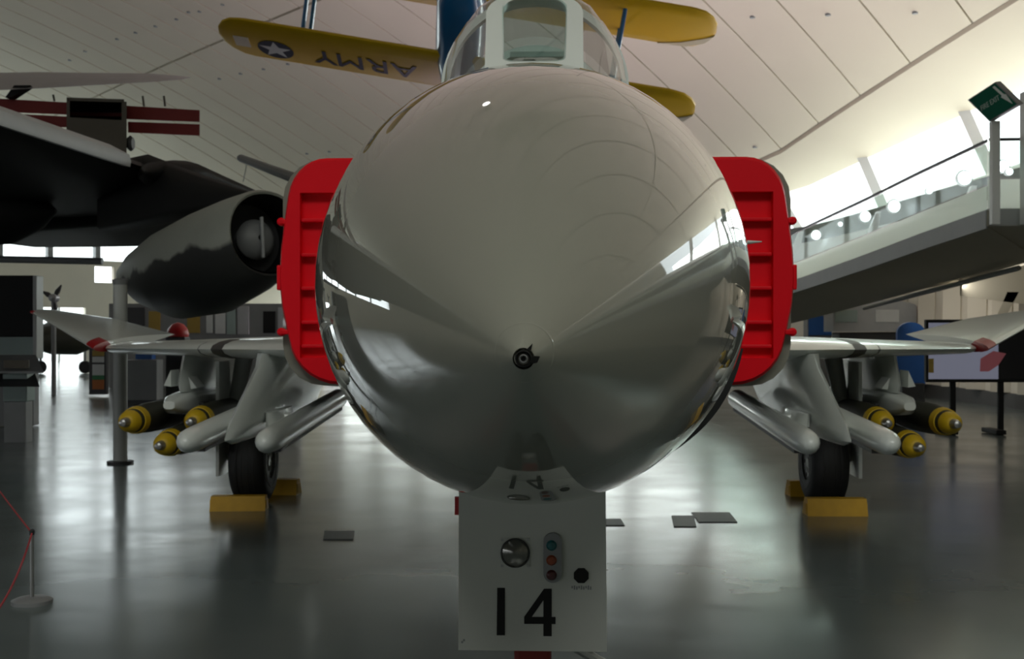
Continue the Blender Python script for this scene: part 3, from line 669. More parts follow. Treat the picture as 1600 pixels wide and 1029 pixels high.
# nose gear ------------------------------------------------------------------
DY = 2.27
gd = MB().hexa([Vector((-.252, DY, .548)), Vector((.252, DY, .545)), Vector((.252, DY+.03, .545)), Vector((-.252, DY+.03, .548)), Vector((-.250, DY, 1.22)), Vector((.246, DY, 1.22)), Vector((.246, DY+.03, 1.22)), Vector((-.250, DY+.03, 1.22))]).build('nose_gear_door', 'board', jet)
def dp(px, py):          # picture point on the door face
    d = JY+DY; return Vector(((px-800)/F*d-JX-.0234*DY, DY, EYE+(517-py)/F*d))
for j, poly in enumerate(([(777, 918), (789, 918), (789, 992), (776, 992)],)):
    MB().prism([dp(*p) for p in poly], (0, -.002, 0)).build('digit_one', 'black', gd)
o4 = [(850, 919), (862, 919), (862, 963), (868, 963), (868, 974), (862, 974), (862, 993), (849, 993), (849, 974), (819, 974), (819, 963)]
i4 = [(849, 936), (849, 963), (831, 963)]
# the figure 4 from three strokes
MB().prism([dp(*p) for p in ((850, 919), (862, 919), (862, 993), (849, 993), (849, 936))], (0, -.002, 0)).build('digit_four', 'black', gd)
MB().prism([dp(*p) for p in ((850, 919), (849, 937), (831, 963), (819, 974), (819, 963))], (0, -.0021, 0)).build('digit_four_stroke', 'black', gd)
MB().prism([dp(*p) for p in ((819, 963), (868, 963), (868, 974), (819, 974))], (0, -.0022, 0)).build('digit_four_stroke', 'black', gd)
lc = dp(805, 863)
MB().box(lc+Vector((0, -.001, 0)), (.10, .004, .10), bev=.001).build('lamp_mount', 'board', gd)
MB().lathe([(-.012, .047), (-.010, .050), (0, .050)], lc, 'Y', 28, cap=False).build('lamp_rim', 'dark', gd, True)
MB().lathe([(-.022, .004), (-.019, .02), (-.014, .035), (-.008, .0455), (0, .047)], lc, 'Y', 28).build('landing_lamp', 'lamp_glass', gd, True)
for q in ((-1, -1), (1, -1), (-1, 1), (1, 1)):
    MB().lathe([(-.005, .005), (0, .005)], lc+Vector((q[0]*.044, 0, q[1]*.044)), 'Y', 8).build('screw', 'steel', gd)
sc_ = dp(863.5, 870); cap = rrect(sc_.x-.031, sc_.x+.031, sc_.z-.084, sc_.z+.084, .0305, 8)
MB().prism([Vector((x, DY, z)) for x, z in cap], (0, -.012, 0)).build('approach_light_housing', 'mid_grey', gd)
for k, mm in enumerate(('lens_teal', 'lens_amber', 'lens_red')):
    MB().lathe([(-.022, .003), (-.020, .012), (-.012, .018)], sc_+Vector((-.004, 0, .042-.05*k)), 'Y', 16).build('approach_light_lens', mm, gd, True)
oc = dp(908, 898)
MB().prism([oc+Vector((.027*math.cos(PI/8+PI*k/4), 0, .027*math.sin(PI/8+PI*k/4))) for k in range(8)], (0, -.006, 0)).build('black_socket', 'black', gd)
for k in range(9): MB().box(dp(894+3.6*k, 917+(k*7 % 3-1)*.7)+Vector((0, -.0005, 0)), (.005, .001, .008+.003*(k*5 % 3))).build('worn_stencil_mark', 'mid_grey', gd)
for px, py in ((722, 1003), (725, 1000)):
    MB().lathe([(-.003, .004), (0, .004)], dp(px, py), 'Y', 8).build('rivet', 'mid_grey', gd)
MB().box((-.258, DY+.02, 1.035), (.014, .02, .06)).build('red_door_tag', 'red', gd)
MB().tube([(0, 2.55, 1.3), (0, 2.6, .35)], [.07, .06], 14).build('nose_strut', 'gear_grey', jet, True)
MB().box((.0, 2.44, .47), (.13, .10, .16), bev=.015).build('red_torque_link', 'dark_red', jet)
MB().tube([(.09, 2.4, .56), (.28, 2.6, .40)], .018, 8).build('steering_arm', 'gear_grey', jet, True)
MB().tube([(.17, 2.4, .57), (.22, 2.5, .50)], .016, 8).build('steering_arm', 'gear_grey', jet, True)
MB().tube([(-.2, 2.6, .20), (.2, 2.6, .20)], .035, 12).build('nose_axle', 'gear_grey', jet, True)
for s in (1, -1):
    nw = MB().lathe([(-.07, .09), (-.075, .15), (-.05, .19), (0, .20), (.05, .19), (.075, .15), (.07, .09)], (s*.16, 2.6, .20), 'X', 32, cap=False).build('nose_tyre', 'rubber', jet, True, 60)
    MB().lathe([(-.05, .04), (-.06, .10), (.06, .10), (.05, .04)], (s*.16, 2.6, .20), 'X', 24).build('nose_wheel_hub', 'gear_grey', nw, True, 30)

# ---- red intake covers (they lift out of the intakes)
for s, side in ((1, 'beside the gallery side of the nose'), (-1, 'on the bomber side of the nose')):
    b0 = Vector((s*1.2, 5.30, 1.31))
    cv = thing('intake_cover', 'red ribbed cover plugging the air intake '+side, 'cover', jw(b0.x, b0.y, b0.z), JR, 'red intake covers')
    out = []
    def arc(cx_, cz_, rx, rz, a0, a1, n):
        return [(cx_+rx*math.cos(math.radians(a0+(a1-a0)*k/n)), cz_+rz*math.sin(math.radians(a0+(a1-a0)*k/n))) for k in range(n+1)]
    out = [(.86, 1.31), (1.0, 1.31)]+arc(1.17, 1.62, .31, .31, 270, 352, 7)+[(1.52, 1.78), (1.535, 1.95), (1.525, 2.12), (1.505, 2.28)]+arc(1.25, 2.40, .235, .265, 10, 90, 7)+[(1.0, 2.665), (.86, 2.665)]
    inner = []
    rx0, rx1, rz0, rz1 = .90, 1.405, 1.47, 2.455
    cxm, czm = 1.15, 1.96
    for x, z in out:
        dx, dz = x-cxm, z-czm; k = 9e9
        if dx > 0: k = min(k, (rx1-cxm)/dx)
        if dx < 0: k = min(k, (rx0-cxm)/dx)
        if dz > 0: k = min(k, (rz1-czm)/dz)
        if dz < 0: k = min(k, (rz0-czm)/dz)
        inner.append((cxm+dx*k, czm+dz*k))
    # square the recess corners
    for cxx, czz in ((rx0, rz0), (rx1, rz0), (rx1, rz1), (rx0, rz1)):
        j = min(range(len(inner)), key=lambda i: (inner[i][0]-cxx)**2+(inner[i][1]-czz)**2); inner[j] = (cxx, czz)
    L3 = lambda pts, y: [Vector((s*x, y, z))-b0 for x, z in pts]
    # rim: bevelled towards its outer edge
    n = len(out); shr = [(x+(cxm-x)*.035, z+(czm-z)*.03) for x, z in out]
    rim = MB().loft([L3(out, 5.36), L3(out, 5.285), L3(shr, 5.255), L3(inner, 5.255), L3(inner, 5.33)], cap=False).build('rim', 'red_cover', cv, True, 25)
    MB().prism(L3(out, 5.325), (0, .03, 0)).build('back_panel', 'red_cover', cv)
    for z in (2.292, 2.085, 1.885, 1.682, 1.54):
        MB().box(Vector((s*1.155, 5.295, z))-b0, (.49, .06, .022), bev=.006).build('rib', 'red_cover', cv)
    for z in (2.285, 1.625):
        MB().lathe([(-.03, .012), (-.02, .024), (.0, .026), (.03, .024), (.035, .01)], Vector((s*1.525, 5.30, z))-b0, 'Y', 12).build('latch', 'red_cover', cv, True)
        MB().box(Vector((s*1.50, 5.29, z))-b0, (.06, .04, .03), bev=.006).build('latch_arm', 'red_cover', cv)
    MB().box(Vector((s*1.535, 5.30, 1.95))-b0, (.03, .05, .15), bev=.008).build('grip', 'red_cover', cv)

# ---- bombs (each hangs from its rack)
def bomb(X, Y, Z, label):
    b = thing('bomb', label, 'bomb', jw(X, Y, Z-.14), JR, 'olive bombs under the wings')
    c = (0, 0, .14)
    MB().lathe([(.10, .088), (.16, .102), (.30, .115), (.5, .132), (.8, .137), (1.2, .134), (1.6, .115), (2.0, .07), (2.25, .05)], c, 'Y', 20).build('bomb_body', 'olive', b, True, 60)
    MB().lathe([(.0, .045), (.015, .066), (.06, .090), (.11, .098), (.115, .088)], c, 'Y', 20).build('nose_band', 'yellow', b, True, 60)
    MB().lathe([(.175, .09), (.178, .112), (.27, .122), (.275, .10)], c, 'Y', 20).build('nose_band', 'yellow', b, True, 60)
    MB().lathe([(-.10, .014), (-.09, .03), (-.03, .04), (.03, .045)], c, 'Y', 12).build('fuze', 'steel', b, True, 40)
    for k in range(4):
        a = PI/4+k*PI/2; d = Vector((math.cos(a), 0, math.sin(a))); o_ = Vector(c)
        nn = Vector((-d.z, 0, d.x))*.006
        MB().prism([o_+d*.06+Vector((0, 1.75, 0))-nn, o_+d*.20+Vector((0, 2.0, 0))-nn, o_+d*.20+Vector((0, 2.25, 0))-nn, o_+d*.05+Vector((0, 2.25, 0))-nn], nn*2).build('tail_fin', 'olive', b)
for s, side in ((1, 'on the gallery side wing'), (-1, 'on the bomber side wing')):
    bomb(s*3.19, 8.18, .66, 'yellow banded olive bomb, lowest of its three, '+side)
    bomb(s*3.47, 8.12, .86, 'yellow banded olive bomb, outermost of its three, '+side)
    bomb(s*2.93, 8.20, .86, 'yellow banded olive bomb nearest the wheel, '+side)

# ---- wheel chocks
def chock(X, Y, lx, ly, h, label, rot=0.0):
    c = thing('wheel_chock', label, 'chock', jw(X, Y, 0), JR+rot, 'yellow wheel chocks')
    MB().loft([[Vector((sx*lx/2, -ly/2, 0)), Vector((sx*lx/2, ly/2, 0)), Vector((sx*lx/2*.98, ly*.2, h)), Vector((sx*lx/2*.98, -ly*.34, h))] for sx in (-1, 1)]).build('chock_body', 'chock', c)
    for sx in (-1, 1): MB().box((sx*lx*.49, -.01, h*.42), (.02, ly*.55, h*.6), bev=.004).build('end_plate', 'chock', c)
chock(2.65, 8.78, .53, .22, .15, 'yellow chock in front of the gallery side wheel')
chock(2.74, 10.02, .50, .22, .15, 'yellow chock behind the gallery side wheel', .05)
chock(-2.72, 8.95, .50, .22, .13, 'yellow chock in front of the bomber side wheel', .08)
chock(-2.66, 10.0, .55, .22, .15, 'yellow chock behind the bomber side wheel', -.05)

# ---- round ceiling lamp over the jet (its glint sits high on the nose)
def nose_hit(px, py):
    a, b = (px-800)/F, (517-py)/F; t = 1.75
    while t < 4:
        P = Vector((a*t, t, EYE+b*t)); X = CJ*(P.x-JX)+SJ*(P.y-JY); Y = -SJ*(P.x-JX)+CJ*(P.y-JY)
        if 0 < Y < 2.3:
            g = (X*X+(P.z-nose_z(Y))**2)-(nose_r(Y)+.008)**2
            if g < 0: break
        t += .002
    e = 1e-3
    f_ = lambda X, Y, Z: math.hypot(X, Z-nose_z(Y))-nose_r(Y)
    n = Vector((f_(X+e, Y, P.z)-f_(X-e, Y, P.z), f_(X, Y+e, P.z)-f_(X, Y-e, P.z), f_(X, Y, P.z+e)-f_(X, Y, P.z-e))).normalized()
    d = Vector((a, 1, b)).normalized(); return P, d-2*d.dot(n)*n
P_, r_ = nose_hit(757, 158); t_ = 1.0
for _ in range(4000):
    q_ = P_+r_*t_; u_, w_ = q_.x*SP+q_.y*CP, q_.x*CP-q_.y*SP
    if q_.z > roof(u_, w_)-.5: break
    t_ += .02
cl = thing('ceiling_lamp', 'round floodlight fixed below the roof above the jet', 'lamp', q_)
MB().lathe([(.05, .02), (.05, .30), (.28, .26), (.40, .10), (.6, .03)], (0, 0, 0), 'Z', 20).build('lamp_housing', 'steel_white', cl, True, 30)
MB().lathe([(.0, .01), (.01, .24), (.045, .27)], (0, 0, 0), 'Z', 20).build('lamp_lens', 'flood', cl, True)
print('LAMP', q_, 'px', 800+F*q_.x/q_.y, 517-F*(q_.z-EYE)/q_.y)

# ---- lilac floor uplighter that washes the roof behind the jet
fu = thing('floor_uplighter', 'black floor uplighter washing lilac light onto the roof behind the jet', 'lamp', (-2.2, 33, 0))
MB().box((0, 0, .06), (1.3, .8, .12), bev=.02).build('lamp_base', 'dark', fu)
for q in (-1, 1):
    MB().box((q*.63, 0, .25), (.05, .8, .30), bev=.01).build('lamp_side', 'dark', fu)
    MB().box((0, q*.38, .25), (1.3, .05, .30), bev=.01).build('lamp_side', 'dark', fu)
MB().box((0, 0, .20), (1.2, .7, .02)).build('lamp_lens', 'letter_white', fu)
area('lilac_uplight', Vector((-2.2, 33, .24)), (-.05, .3, 1), 1.15, .65, R_LILAC, (1, .80, .98))

# ================================================================== BLACK-BELLIED BOMBER
bom = thing('bomber_wing', 'huge black bomber wing with grey leading edge hanging over the floor', 'aircraft', (-8, 17, 0))
BO = Vector((-8, 17, 0))
def lepos(y):            # leading edge runs away from the viewer
    return Vector((-5.95+(y-11)*.146, y, EYE+2.36-(y-11)*.012))
def wsec(y, chord, th, n=10):
    le = lepos(y); r = []
    for k in range(n+1):
        c = (1-math.cos(PI*k/n))/2; h = 5*th*(.2969*math.sqrt(c)-.126*c-.3516*c*c+.2843*c**3-.1036*c**4)
        r.append(le+Vector((-c*chord, c*chord*.25, h*1.0-.28*c))-BO)
    lo = []
    for k in range(1, n):
        c = (1-math.cos(PI*k/n))/2; h = 5*th*(.2969*math.sqrt(c)-.126*c-.3516*c*c+.2843*c**3-.1036*c**4)
        lo.append(le+Vector((-c*chord, c*chord*.25, -h*.8-.28*c))-BO)
    return r+lo[::-1]
bw_ = MB().loft([wsec(-6, 10, .9), wsec(0, 9.6, .8), wsec(6, 9, .75), wsec(11, 8.5, .68), wsec(15.9, 8, .60), wsec(21, 7.4, .5), wsec(25, 7.0, .44)]).build('wing_skin', 'black', bom, True, 50)
# grey leading edge strip, only on the near bay
strip_r = []
for y in (-6, 0, 6, 9, 12, 14, 15.95):
    le = lepos(y); strip_r.append([le+Vector(v)-BO for v in ((.03, -.01, -.07), (.045, -.01, 0), (.02, -.01, .10), (-.25, 0, .24), (-.25, 0, .12), (-.05, 0, -.06))])
MB().loft(strip_r).build('grey_leading_edge', 'grey_box', bom, True, 40)
# lumpy nacelle fairings under the wing
MB().loft([[p+Vector((0, 0, 0)) for p in ell(0, 0, .05, .05, .05, 2, 16)], ell(.8, 0, .30, .22, .25, 2, 16), ell(2.2, 0, .36, .3, .32, 2, 16), ell(4.2, .1, .1, .1, .1, 2, 16)]).build('under_fairing', 'black', bom, True).matrix_local = Matrix.Translation(at(215, 330, 20)-BO) @ Matrix.Rotation(math.radians(75), 4, 'Z')
MB().loft([ell(-.3, 0, .03, .03, .03, 2, 20), ell(0, 0, .3, .28, .28, 2, 20), ell(.5, 0, .55, .5, .5, 2, 20), ell(2.5, 0, .6, .55, .55, 2, 20), ell(5, .1, .2, .2, .2, 2, 20)]).build('under_fairing', 'black', bom, True).matrix_local = Matrix.Translation(at(60, 330, 18)-BO) @ Matrix.Rotation(math.radians(80), 4, 'Z')
# hump where the wing meets the pylon
MB().loft([ell(0, -.1, .02, .02, .02, 2, 16), ell(.35, -.05, .3, .15, .2, 2, 16), ell(.9, 0, .5, .2, .3, 2, 16), ell(2.8, -.1, .6, .18, .3, 2, 16), ell(6, -.25, .2, .1, .1, 2, 16)]).build('pylon_hump', 'black', bom, True).matrix_local = Matrix.Translation(at(228, 258, 16.0)-BO) @ Matrix.Rotation(math.radians(-8), 4, 'Z')
# flap edge and tail boom lines low behind the wing
MB().tube([at(-40, 404, 24)-BO, at(160, 408, 24)-BO], .075, 10).build('flap_tube', 'mid_grey', bom, True)
# engine pod
inlet = at(418, 364, 14.0); tail = at(196, 437, 17.6)
axis = (tail-inlet); PL = axis.length; dirv = axis.normalized()
pod = thing('engine_pod', 'two-tone jet engine pod, grey above and black below, slung under the bomber wing', 'engine', (inlet.x, inlet.y, 0))
rotq = dirv.to_track_quat('Y', 'Z').to_matrix().to_4x4()
PM = Matrix.Translation(Vector((0, 0, inlet.z))) @ rotq
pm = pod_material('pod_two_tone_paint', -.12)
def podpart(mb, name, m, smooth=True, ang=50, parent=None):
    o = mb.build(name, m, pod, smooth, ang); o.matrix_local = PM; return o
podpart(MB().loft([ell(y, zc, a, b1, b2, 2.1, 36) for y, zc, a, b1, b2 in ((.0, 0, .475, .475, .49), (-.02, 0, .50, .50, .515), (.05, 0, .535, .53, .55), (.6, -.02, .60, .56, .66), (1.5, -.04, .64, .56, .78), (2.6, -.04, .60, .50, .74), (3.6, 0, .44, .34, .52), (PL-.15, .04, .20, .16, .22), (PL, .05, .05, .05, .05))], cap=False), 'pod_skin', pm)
podpart(MB().lathe([(.0, .47), (.5, .45), (1.0, .44)], (0, 0, 0), 'Y', 36, cap=False), 'inlet_duct', 'black')
podpart(MB().lathe([(.55, .44), (.551, .01)], (0, 0, 0), 'Y', 36, cap=False), 'fan_face', 'dark')
podpart(MB().lathe([(.22, .04), (.25, .16), (.34, .235), (.38, .25), (.39, .20), (.6, .20)], (.03, 0, -.02), 'Y', 28, cap=False), 'inlet_bullet', 'mid_grey')
podpart(MB().box((.03, .2, -.02), (.035, .05, .50), bev=.008), 'bullet_strut', 'grey_box')
podpart(MB().loft([ell(.3, .52, .02, .02, .02, 2, 16), ell(1.0, .55, .12, .22, .1, 2, 16), ell(2.2, .65, .22, .55, .1, 2, 16), ell(3.6, .75, .25, .95, .1, 2, 16), ell(5.2, .9, .2, 1.0, .1, 2, 16)]), 'pod_pylon', 'black')
# grey support post below the wing
pp = at(188, 725, 14.45)
post = thing('support_post', 'slim grey steel post with dark foot plate below the bomber engine', 'post', (pp.x, pp.y, 0))
MB().tube([(0, 0, .02), (0, 0, 2.22)], .085, 14).build('post_shaft', 'gear_grey', post, True)
MB().lathe([(0, .16), (.03, .16), (.035, .09)], (0, 0, 0), 'Z', 20).build('foot_plate', 'dark', post, True, 30)
MB().lathe([(2.2, .085), (2.26, .10), (2.28, .05)], (0, 0, 0), 'Z', 16).build('post_head', 'mid_grey', post, True, 30)

# ================================================================== HANGING AIRCRAFT
# yellow biplane, banked and pitched
bip = thing('biplane', 'yellow and blue army training biplane hanging banked below the roof', 'aircraft', at(714, 112, 23.2))
bip.rotation_euler = (math.radians(-13), math.radians(9.4), 0)
def wing_plan(span, chord, tip=.55, n=8):
    pts = []
    for sgn in (1, -1):
        for k in range(n+1):
            a = math.radians(-90+180*k/n) if sgn > 0 else math.radians(90+180*k/n)
            pts.append((sgn*(span/2-tip)+math.cos(a)*tip, chord/2*math.sin(a)))
    return pts
def biwing(span, chord, y0, z0, name, th=.12):
    pl = wing_plan(span, chord)
    rings = []
    for f, zz in ((.93, -th/2), (1, -th/6), (1, th/6), (.92, th/2)):
        rings.append([Vector((x*(1-(1-f)*.25), y0+y*f, z0+zz)) for x, y in pl])
    return MB().loft(rings).build(name, 'biplane_yellow', bip, True, 50)
loww = biwing(9.55, 1.5, .0, .0, 'lower_wing')
uppw = biwing(9.8, 1.5, -.65, 1.42, 'upper_wing')
for wgo, spn, y0, z0 in ((loww, 9.55, 0, 0), (uppw, 9.8, -.65, 1.42)):
    MB().loft([[Vector((spn/2-x_, y0-y_, z0-.075)) for x_, y_ in ((1.05, -.70), (.5, -.66), (.15, -.42), (.03, -.1), (.22, -.25), (.6, -.52))], [Vector((spn/2-x_, y0-y_, z0+.0)) for x_, y_ in ((1.05, -.76), (.5, -.72), (.12, -.46), (-.01, -.1), (.22, -.25), (.6, -.52))]]).build('pale_wing_tip', 'pale', wgo)
# star roundel and ARMY below the lower wing
rx_, ry_ = -3.66, .22
MB().lathe([(-.072, .36), (-.066, .36)], (rx_, ry_, 0), 'Z', 32).build('roundel_disc', 'navy', loww)
star = [Vector((rx_+(.34 if k % 2 == 0 else .14)*math.sin(PI*k/5), ry_-(.34 if k % 2 == 0 else .14)*math.cos(PI*k/5), -.074)) for k in range(10)]
sb = MB()
sv = [sb.bm.verts.new(p) for p in star]; sv2 = sb.bm.verts.new(Vector((rx_, ry_, -.074)))
for k in range(10): sb.bm.faces.new((sv[k], sv[(k+1) % 10], sv2))
sb.build('roundel_star', 'letter_white', loww)
MB().box((-4.32, .1, -.066), (.30, .40, .012)).build('inspection_patch', 'pale', loww)
for ch, x in (('Y', -2.66), ('M', -2.15), ('R', -1.58), ('A', -1.06)):
    text(ch, .80, 'navy', loww, (x, .18, -.073), (PI, 0, PI), 'marking_letter', .003)
fz = MB().loft([ell(-2.5, .75, .30, .30, .30, 2.2, 24), ell(-2.1, .65, .44, .50, .60, 2.3, 24), ell(-.4, .45, .47, .72, .68, 2.6, 24), ell(1.2, .45, .42, .70, .60, 2.6, 24), ell(3.0, .55, .27, .45, .40, 2.4, 24), ell(5.0, .66, .08, .25, .18, 2.2, 24)]).build('biplane_fuselage', 'biplane_blue', bip, True, 50)
MB().lathe([(-2.75, .02), (-2.7, .10), (-2.5, .14), (-2.45, .40), (-2.15, .42)], (0, 0, .95), 'Y', 28).build('engine', 'biplane_blue', bip, True, 30)
MB().loft([airfoil(-1.25, 4.2, 5.1, .68, .06), airfoil(0, 4.0, 5.2, .68, .08), airfoil(1.25, 4.2, 5.1, .68, .06)]).build('tailplane', 'biplane_yellow', bip, True)
for sx in (1, -1):
    for y0, y1 in ((-.45, -1.05), (.35, -.25)):
        MB().tube([(sx*3.05, y0, .05), (sx*3.05, y1, 1.38)], .045, 8).build('interplane_strut', 'biplane_blue', bip, True)
    for y0, y1 in ((-.5, -.9), (.3, -.2)):
        MB().tube([(sx*.40, y0, .9), (sx*.62, y1, 1.38)], .035, 8).build('cabane_strut', 'steel', bip, True)
for sx in (-2.9, 2.9): MB().tube([(sx, -.2, 1.5), (sx*.9, .4, 6.0)], .012, 6).build('hanging_cable', 'steel', bip)

# silver wing jutting in
sw = thing('silver_wing', 'slim silver aircraft wing hanging above the red boards', 'aircraft', at(0, 130, 24))
WO = sw.location.copy()
def sec(pa, pb, th):      # thin lens between two points
    a, b = Vector(pa), Vector(pb); n_ = 8; up = []; lo = []
    for k in range(n_+1):
        c = k/n_; h = th*4*c*(1-c)/2; p = a.lerp(b, c); up.append(p+Vector((0, 0, h))-WO); lo.append(p-Vector((0, 0, h*.6))-WO)
    return up+lo[1:-1][::-1]
w1 = MB().loft([sec(at(-160, 116, 24), at(-160, 148, 21.5), .22), sec(at(60, 113, 24), at(60, 138, 22), .2), sec(at(235, 116, 24), at(235, 128, 22.4), .14), sec(at(285, 119, 24), at(285, 124, 23.2), .05), sec(at(298, 120.5, 24), at(298, 121, 23.9), .01)]).build('wing_skin', 'alu', sw, True, 40)
MB().prism([at(8, 152, 22)-WO, at(22, 133, 22)-WO, at(47, 133, 22)-WO, at(18, 152, 22)-WO], (0, .2, 0)).build('wing_strut', 'black', sw)

# red-winged boxy machine
rb = thing('red_winged_machine', 'boxy brown machine with dark red boards on both sides, hanging by the roof', 'aircraft', at(150, 240, 22))
RO = rb.location.copy()
def slabp(x0, ya0, yb0, x1, ya1, yb1, d0, d1, name, m):
    MB().hexa([at(x0, yb0, d0)-RO, at(x1, yb1, d0)-RO, at(x1, yb1, d1)-RO, at(x0, yb0, d1)-RO, at(x0, ya0, d0)-RO, at(x1, ya1, d0)-RO, at(x1, ya1, d1)-RO, at(x0, ya0, d1)-RO]).build(name, m, rb)
slabp(-90, 149, 171, 106, 160, 179, 22.2, 22.5, 'red_board', 'dark_red')
slabp(-90, 172, 192, 106, 182, 199, 22.2, 22.5, 'red_board', 'dark_red')
slabp(196, 165, 186, 312, 172, 190.5, 22.2, 22.5, 'red_board', 'dark_red')
slabp(200, 190, 207, 312, 194, 212, 22.2, 22.5, 'red_board', 'dark_red')
slabp(104, 183, 248, 198, 188, 248, 21.7, 23.2, 'machine_body', 'brown')
slabp(104, 152, 157, 194, 155, 160, 21.8, 23.2, 'body_top', 'brown')
slabp(104, 155, 186, 109, 155, 186, 21.8, 23.2, 'body_side', 'brown')
slabp(190, 158, 190, 198, 159, 190, 21.8, 23.2, 'body_side', 'brown')
slabp(109, 157, 186, 192, 158, 188, 22.9, 23.1, 'body_back', 'black')
slabp(110, 175, 181, 190, 176, 182, 22.6, 22.7, 'red_bar', 'dark_red')
MB().lathe([(-.05, .11), (0, .15), (.05, .11)], at(204, 224, 22)-RO, 'X', 14).build('pulley', 'dark', rb, True)
for px in (85, 225, 258): MB().tube([at(px, 158 if px < 200 else 166, 22.3)-RO, at(px-2, 148 if px < 200 else 150, 22.3)-RO], .02, 6).build('stub', 'brown', rb)

# hanging grey blade
hb = thing('hanging_blade', 'narrow dark grey blade hung on a wire beside the red cover', 'blade', at(420, 268, 20))
HO = hb.location.copy()
MB().tube([at(371, 246, 20)-HO, at(376, 247, 20)-HO, at(465, 280, 18.5)-HO, at(560, 315, 17)-HO], [.03, .065, .085, .10], 8).build('blade', 'mid_grey', hb, True)
MB().tube([at(386, 253, 20)-HO, at(380, 284, 20)-HO], .008, 5).build('wire', 'steel', hb)

# ================================================================== BARRIER
def stanchion(p, label):
    s_ = thing('barrier_post', label, 'barrier', (p.x, p.y, 0), group='low barrier posts')
    MB().lathe([(0, .118), (.022, .118), (.034, .09), (.04, .02)], (0, 0, 0), 'Z', 28).build('post_base', 'mid_grey', s_, True, 30)
    MB().tube([(0, 0, .03), (0, 0, .43)], .0125, 10).build('post_rod', 'steel', s_, True)
    MB().lathe([(.41, .015), (.435, .017), (.445, .008)], (0, 0, 0), 'Z', 12).build('post_cap', 'dark', s_, True)
p1 = at(50, 942, floor_d(942)); p1.z = 0
p2 = Vector((-6.6, 14.0, 0)); p3 = Vector((-2.21, 5.0, 0))
stanchion(p1, 'low steel barrier post with disc base, holding two red ropes')
stanchion(p2, 'low steel barrier post farther along the red rope'); stanchion(p3, 'low steel barrier post nearest the camera')
def rope(a, b, sag, label):
    pts = [a.lerp(b, k/10)+Vector((0, 0, .42-sag*4*(k/10)*(1-k/10))) for k in range(11)]
    tag(MB().tube(pts, .0055, 6).build('barrier_rope', 'rope', None, True), label, 'rope')
rope(p1, p2, .03, 'thin red rope running back from the barrier post'); rope(p1, p3, .05, 'thin red rope running forward from the barrier post')

# ================================================================== DISPLAYS, GALLERY SIDE
tvd = floor_d(678)
tv = thing('video_screen', 'large video screen on two black legs showing a pale picture', 'screen', at(1530, 678, tvd))
TO = tv.location.copy()
def fl(px0, px1, py0, py1, d, th, O):
    a, b = at(px0, py1, d), at(px1, py0, d)
    return MB().box(((a+b)/2+Vector((0, th/2, 0)))-O, (abs(b.x-a.x), th, abs(b.z-a.z)), bev=min(.012, th*.2))
fl(1447, 1642, 499, 597, tvd, .10, TO).build('screen_case', 'black', tv)
fl(1451, 1560, 504, 592, tvd-.006, .008, TO).build('picture', 'screen', tv)
fl(1560, 1638, 504, 592, tvd-.006, .008, TO).build('picture_dark', 'screen_dark', tv)
MB().prism([at(x, y, tvd-.010)-TO for x, y in ((1532, 560), (1552, 548), (1572, 552), (1560, 570), (1545, 580), (1531, 580))], (0, -.002, 0)).build('picture_red_shape', 'screen_red', tv)
fl(1451, 1459, 560, 582, tvd-.010, .003, TO).build('picture_ochre_shape', 'poster_y', tv)
for px in (1490, 1565):
    fl(px-5, px+4, 595, 678, tvd+.03, .06, TO).build('screen_leg', 'black', tv)
    fl(px-8, px+8, 672, 679, tvd-.25, .6, TO).build('screen_foot', 'black', tv)
def display(name, label, cat, base_px, base_py):
    p = at(base_px, base_py, floor_d(base_py)); p.z = 0
    return thing(name, label, cat, p), p
k1 = thing('display_kiosk', 'grey arched display kiosk beyond the wing under the gallery', 'display', Vector((at(1365, 600, 29.3).x, 29.3, 0)))
KO = k1.location.copy()
arch = [at(1302, 518, 29.3), at(1432, 518, 29.3), at(1432, 478, 29.3)]+[at(1367+65*math.cos(PI*k/10), 478-10*math.sin(PI*k/10), 29.3) for k in range(1, 10)]+[at(1302, 478, 29.3)]
MB().prism([p-KO for p in arch], (0, .9, 0)).build('kiosk_top', 'grey_box', k1)
MB().box(Vector((at(1367, 0, 29.3).x, 29.8, .85))-KO, (1.7, .7, 1.5), bev=.03).build('kiosk_base', 'dark', k1)
fl(1305, 1340, 484, 503, 29.27, .03, KO).build('kiosk_panel', 'teal_panel', k1)
fl(1368, 1405, 484, 503, 29.27, .03, KO).build('kiosk_panel', 'poster_w', k1)
def blk(name, label, cat, px0, px1, py0, d, m, th=.5, extra=None):
    a, b = at(px0, py0, d), at(px1, py0, d); o = thing(name, label, cat, Vector(((a.x+b.x)/2, d+th/2, 0)))
    w_ = b.x-a.x; h = a.z
    MB().box((0, 0, h/2), (w_, th, h), bev=.02).build('cabinet', m, o)
    MB().box((0, 0, .05), (w_*1.04, th*1.04, .10), bev=.01).build('plinth', 'dark', o)
    return o, w_, h, th
o, w_, h, th = blk('display_cabinet', 'dark grey display cabinet beside the grey arched kiosk', 'cabinet', 1262, 1300, 470, 33, 'mid_grey')
MB().box((0, -th/2-.02, h*.72), (w_*.95, .04, h*.22), bev=.01).build('blue_panel', 'blue_panel', o)
bl = thing('round_blue_sign', 'round-topped blue display board in front of the grey kiosk', 'display', Vector((at(1424, 600, 25.5).x, 25.5, 0)))
BL = bl.location.copy()
MB().prism([p-BL for p in [at(1402, 600, 25.5), at(1446, 600, 25.5), at(1446, 520, 25.5)]+[at(1424+22*math.cos(PI*k/10), 520-17*math.sin(PI*k/10), 25.5) for k in range(1, 10)]+[at(1402, 520, 25.5)]], (0, .1, 0)).build('blue_board', 'blue_panel', bl)
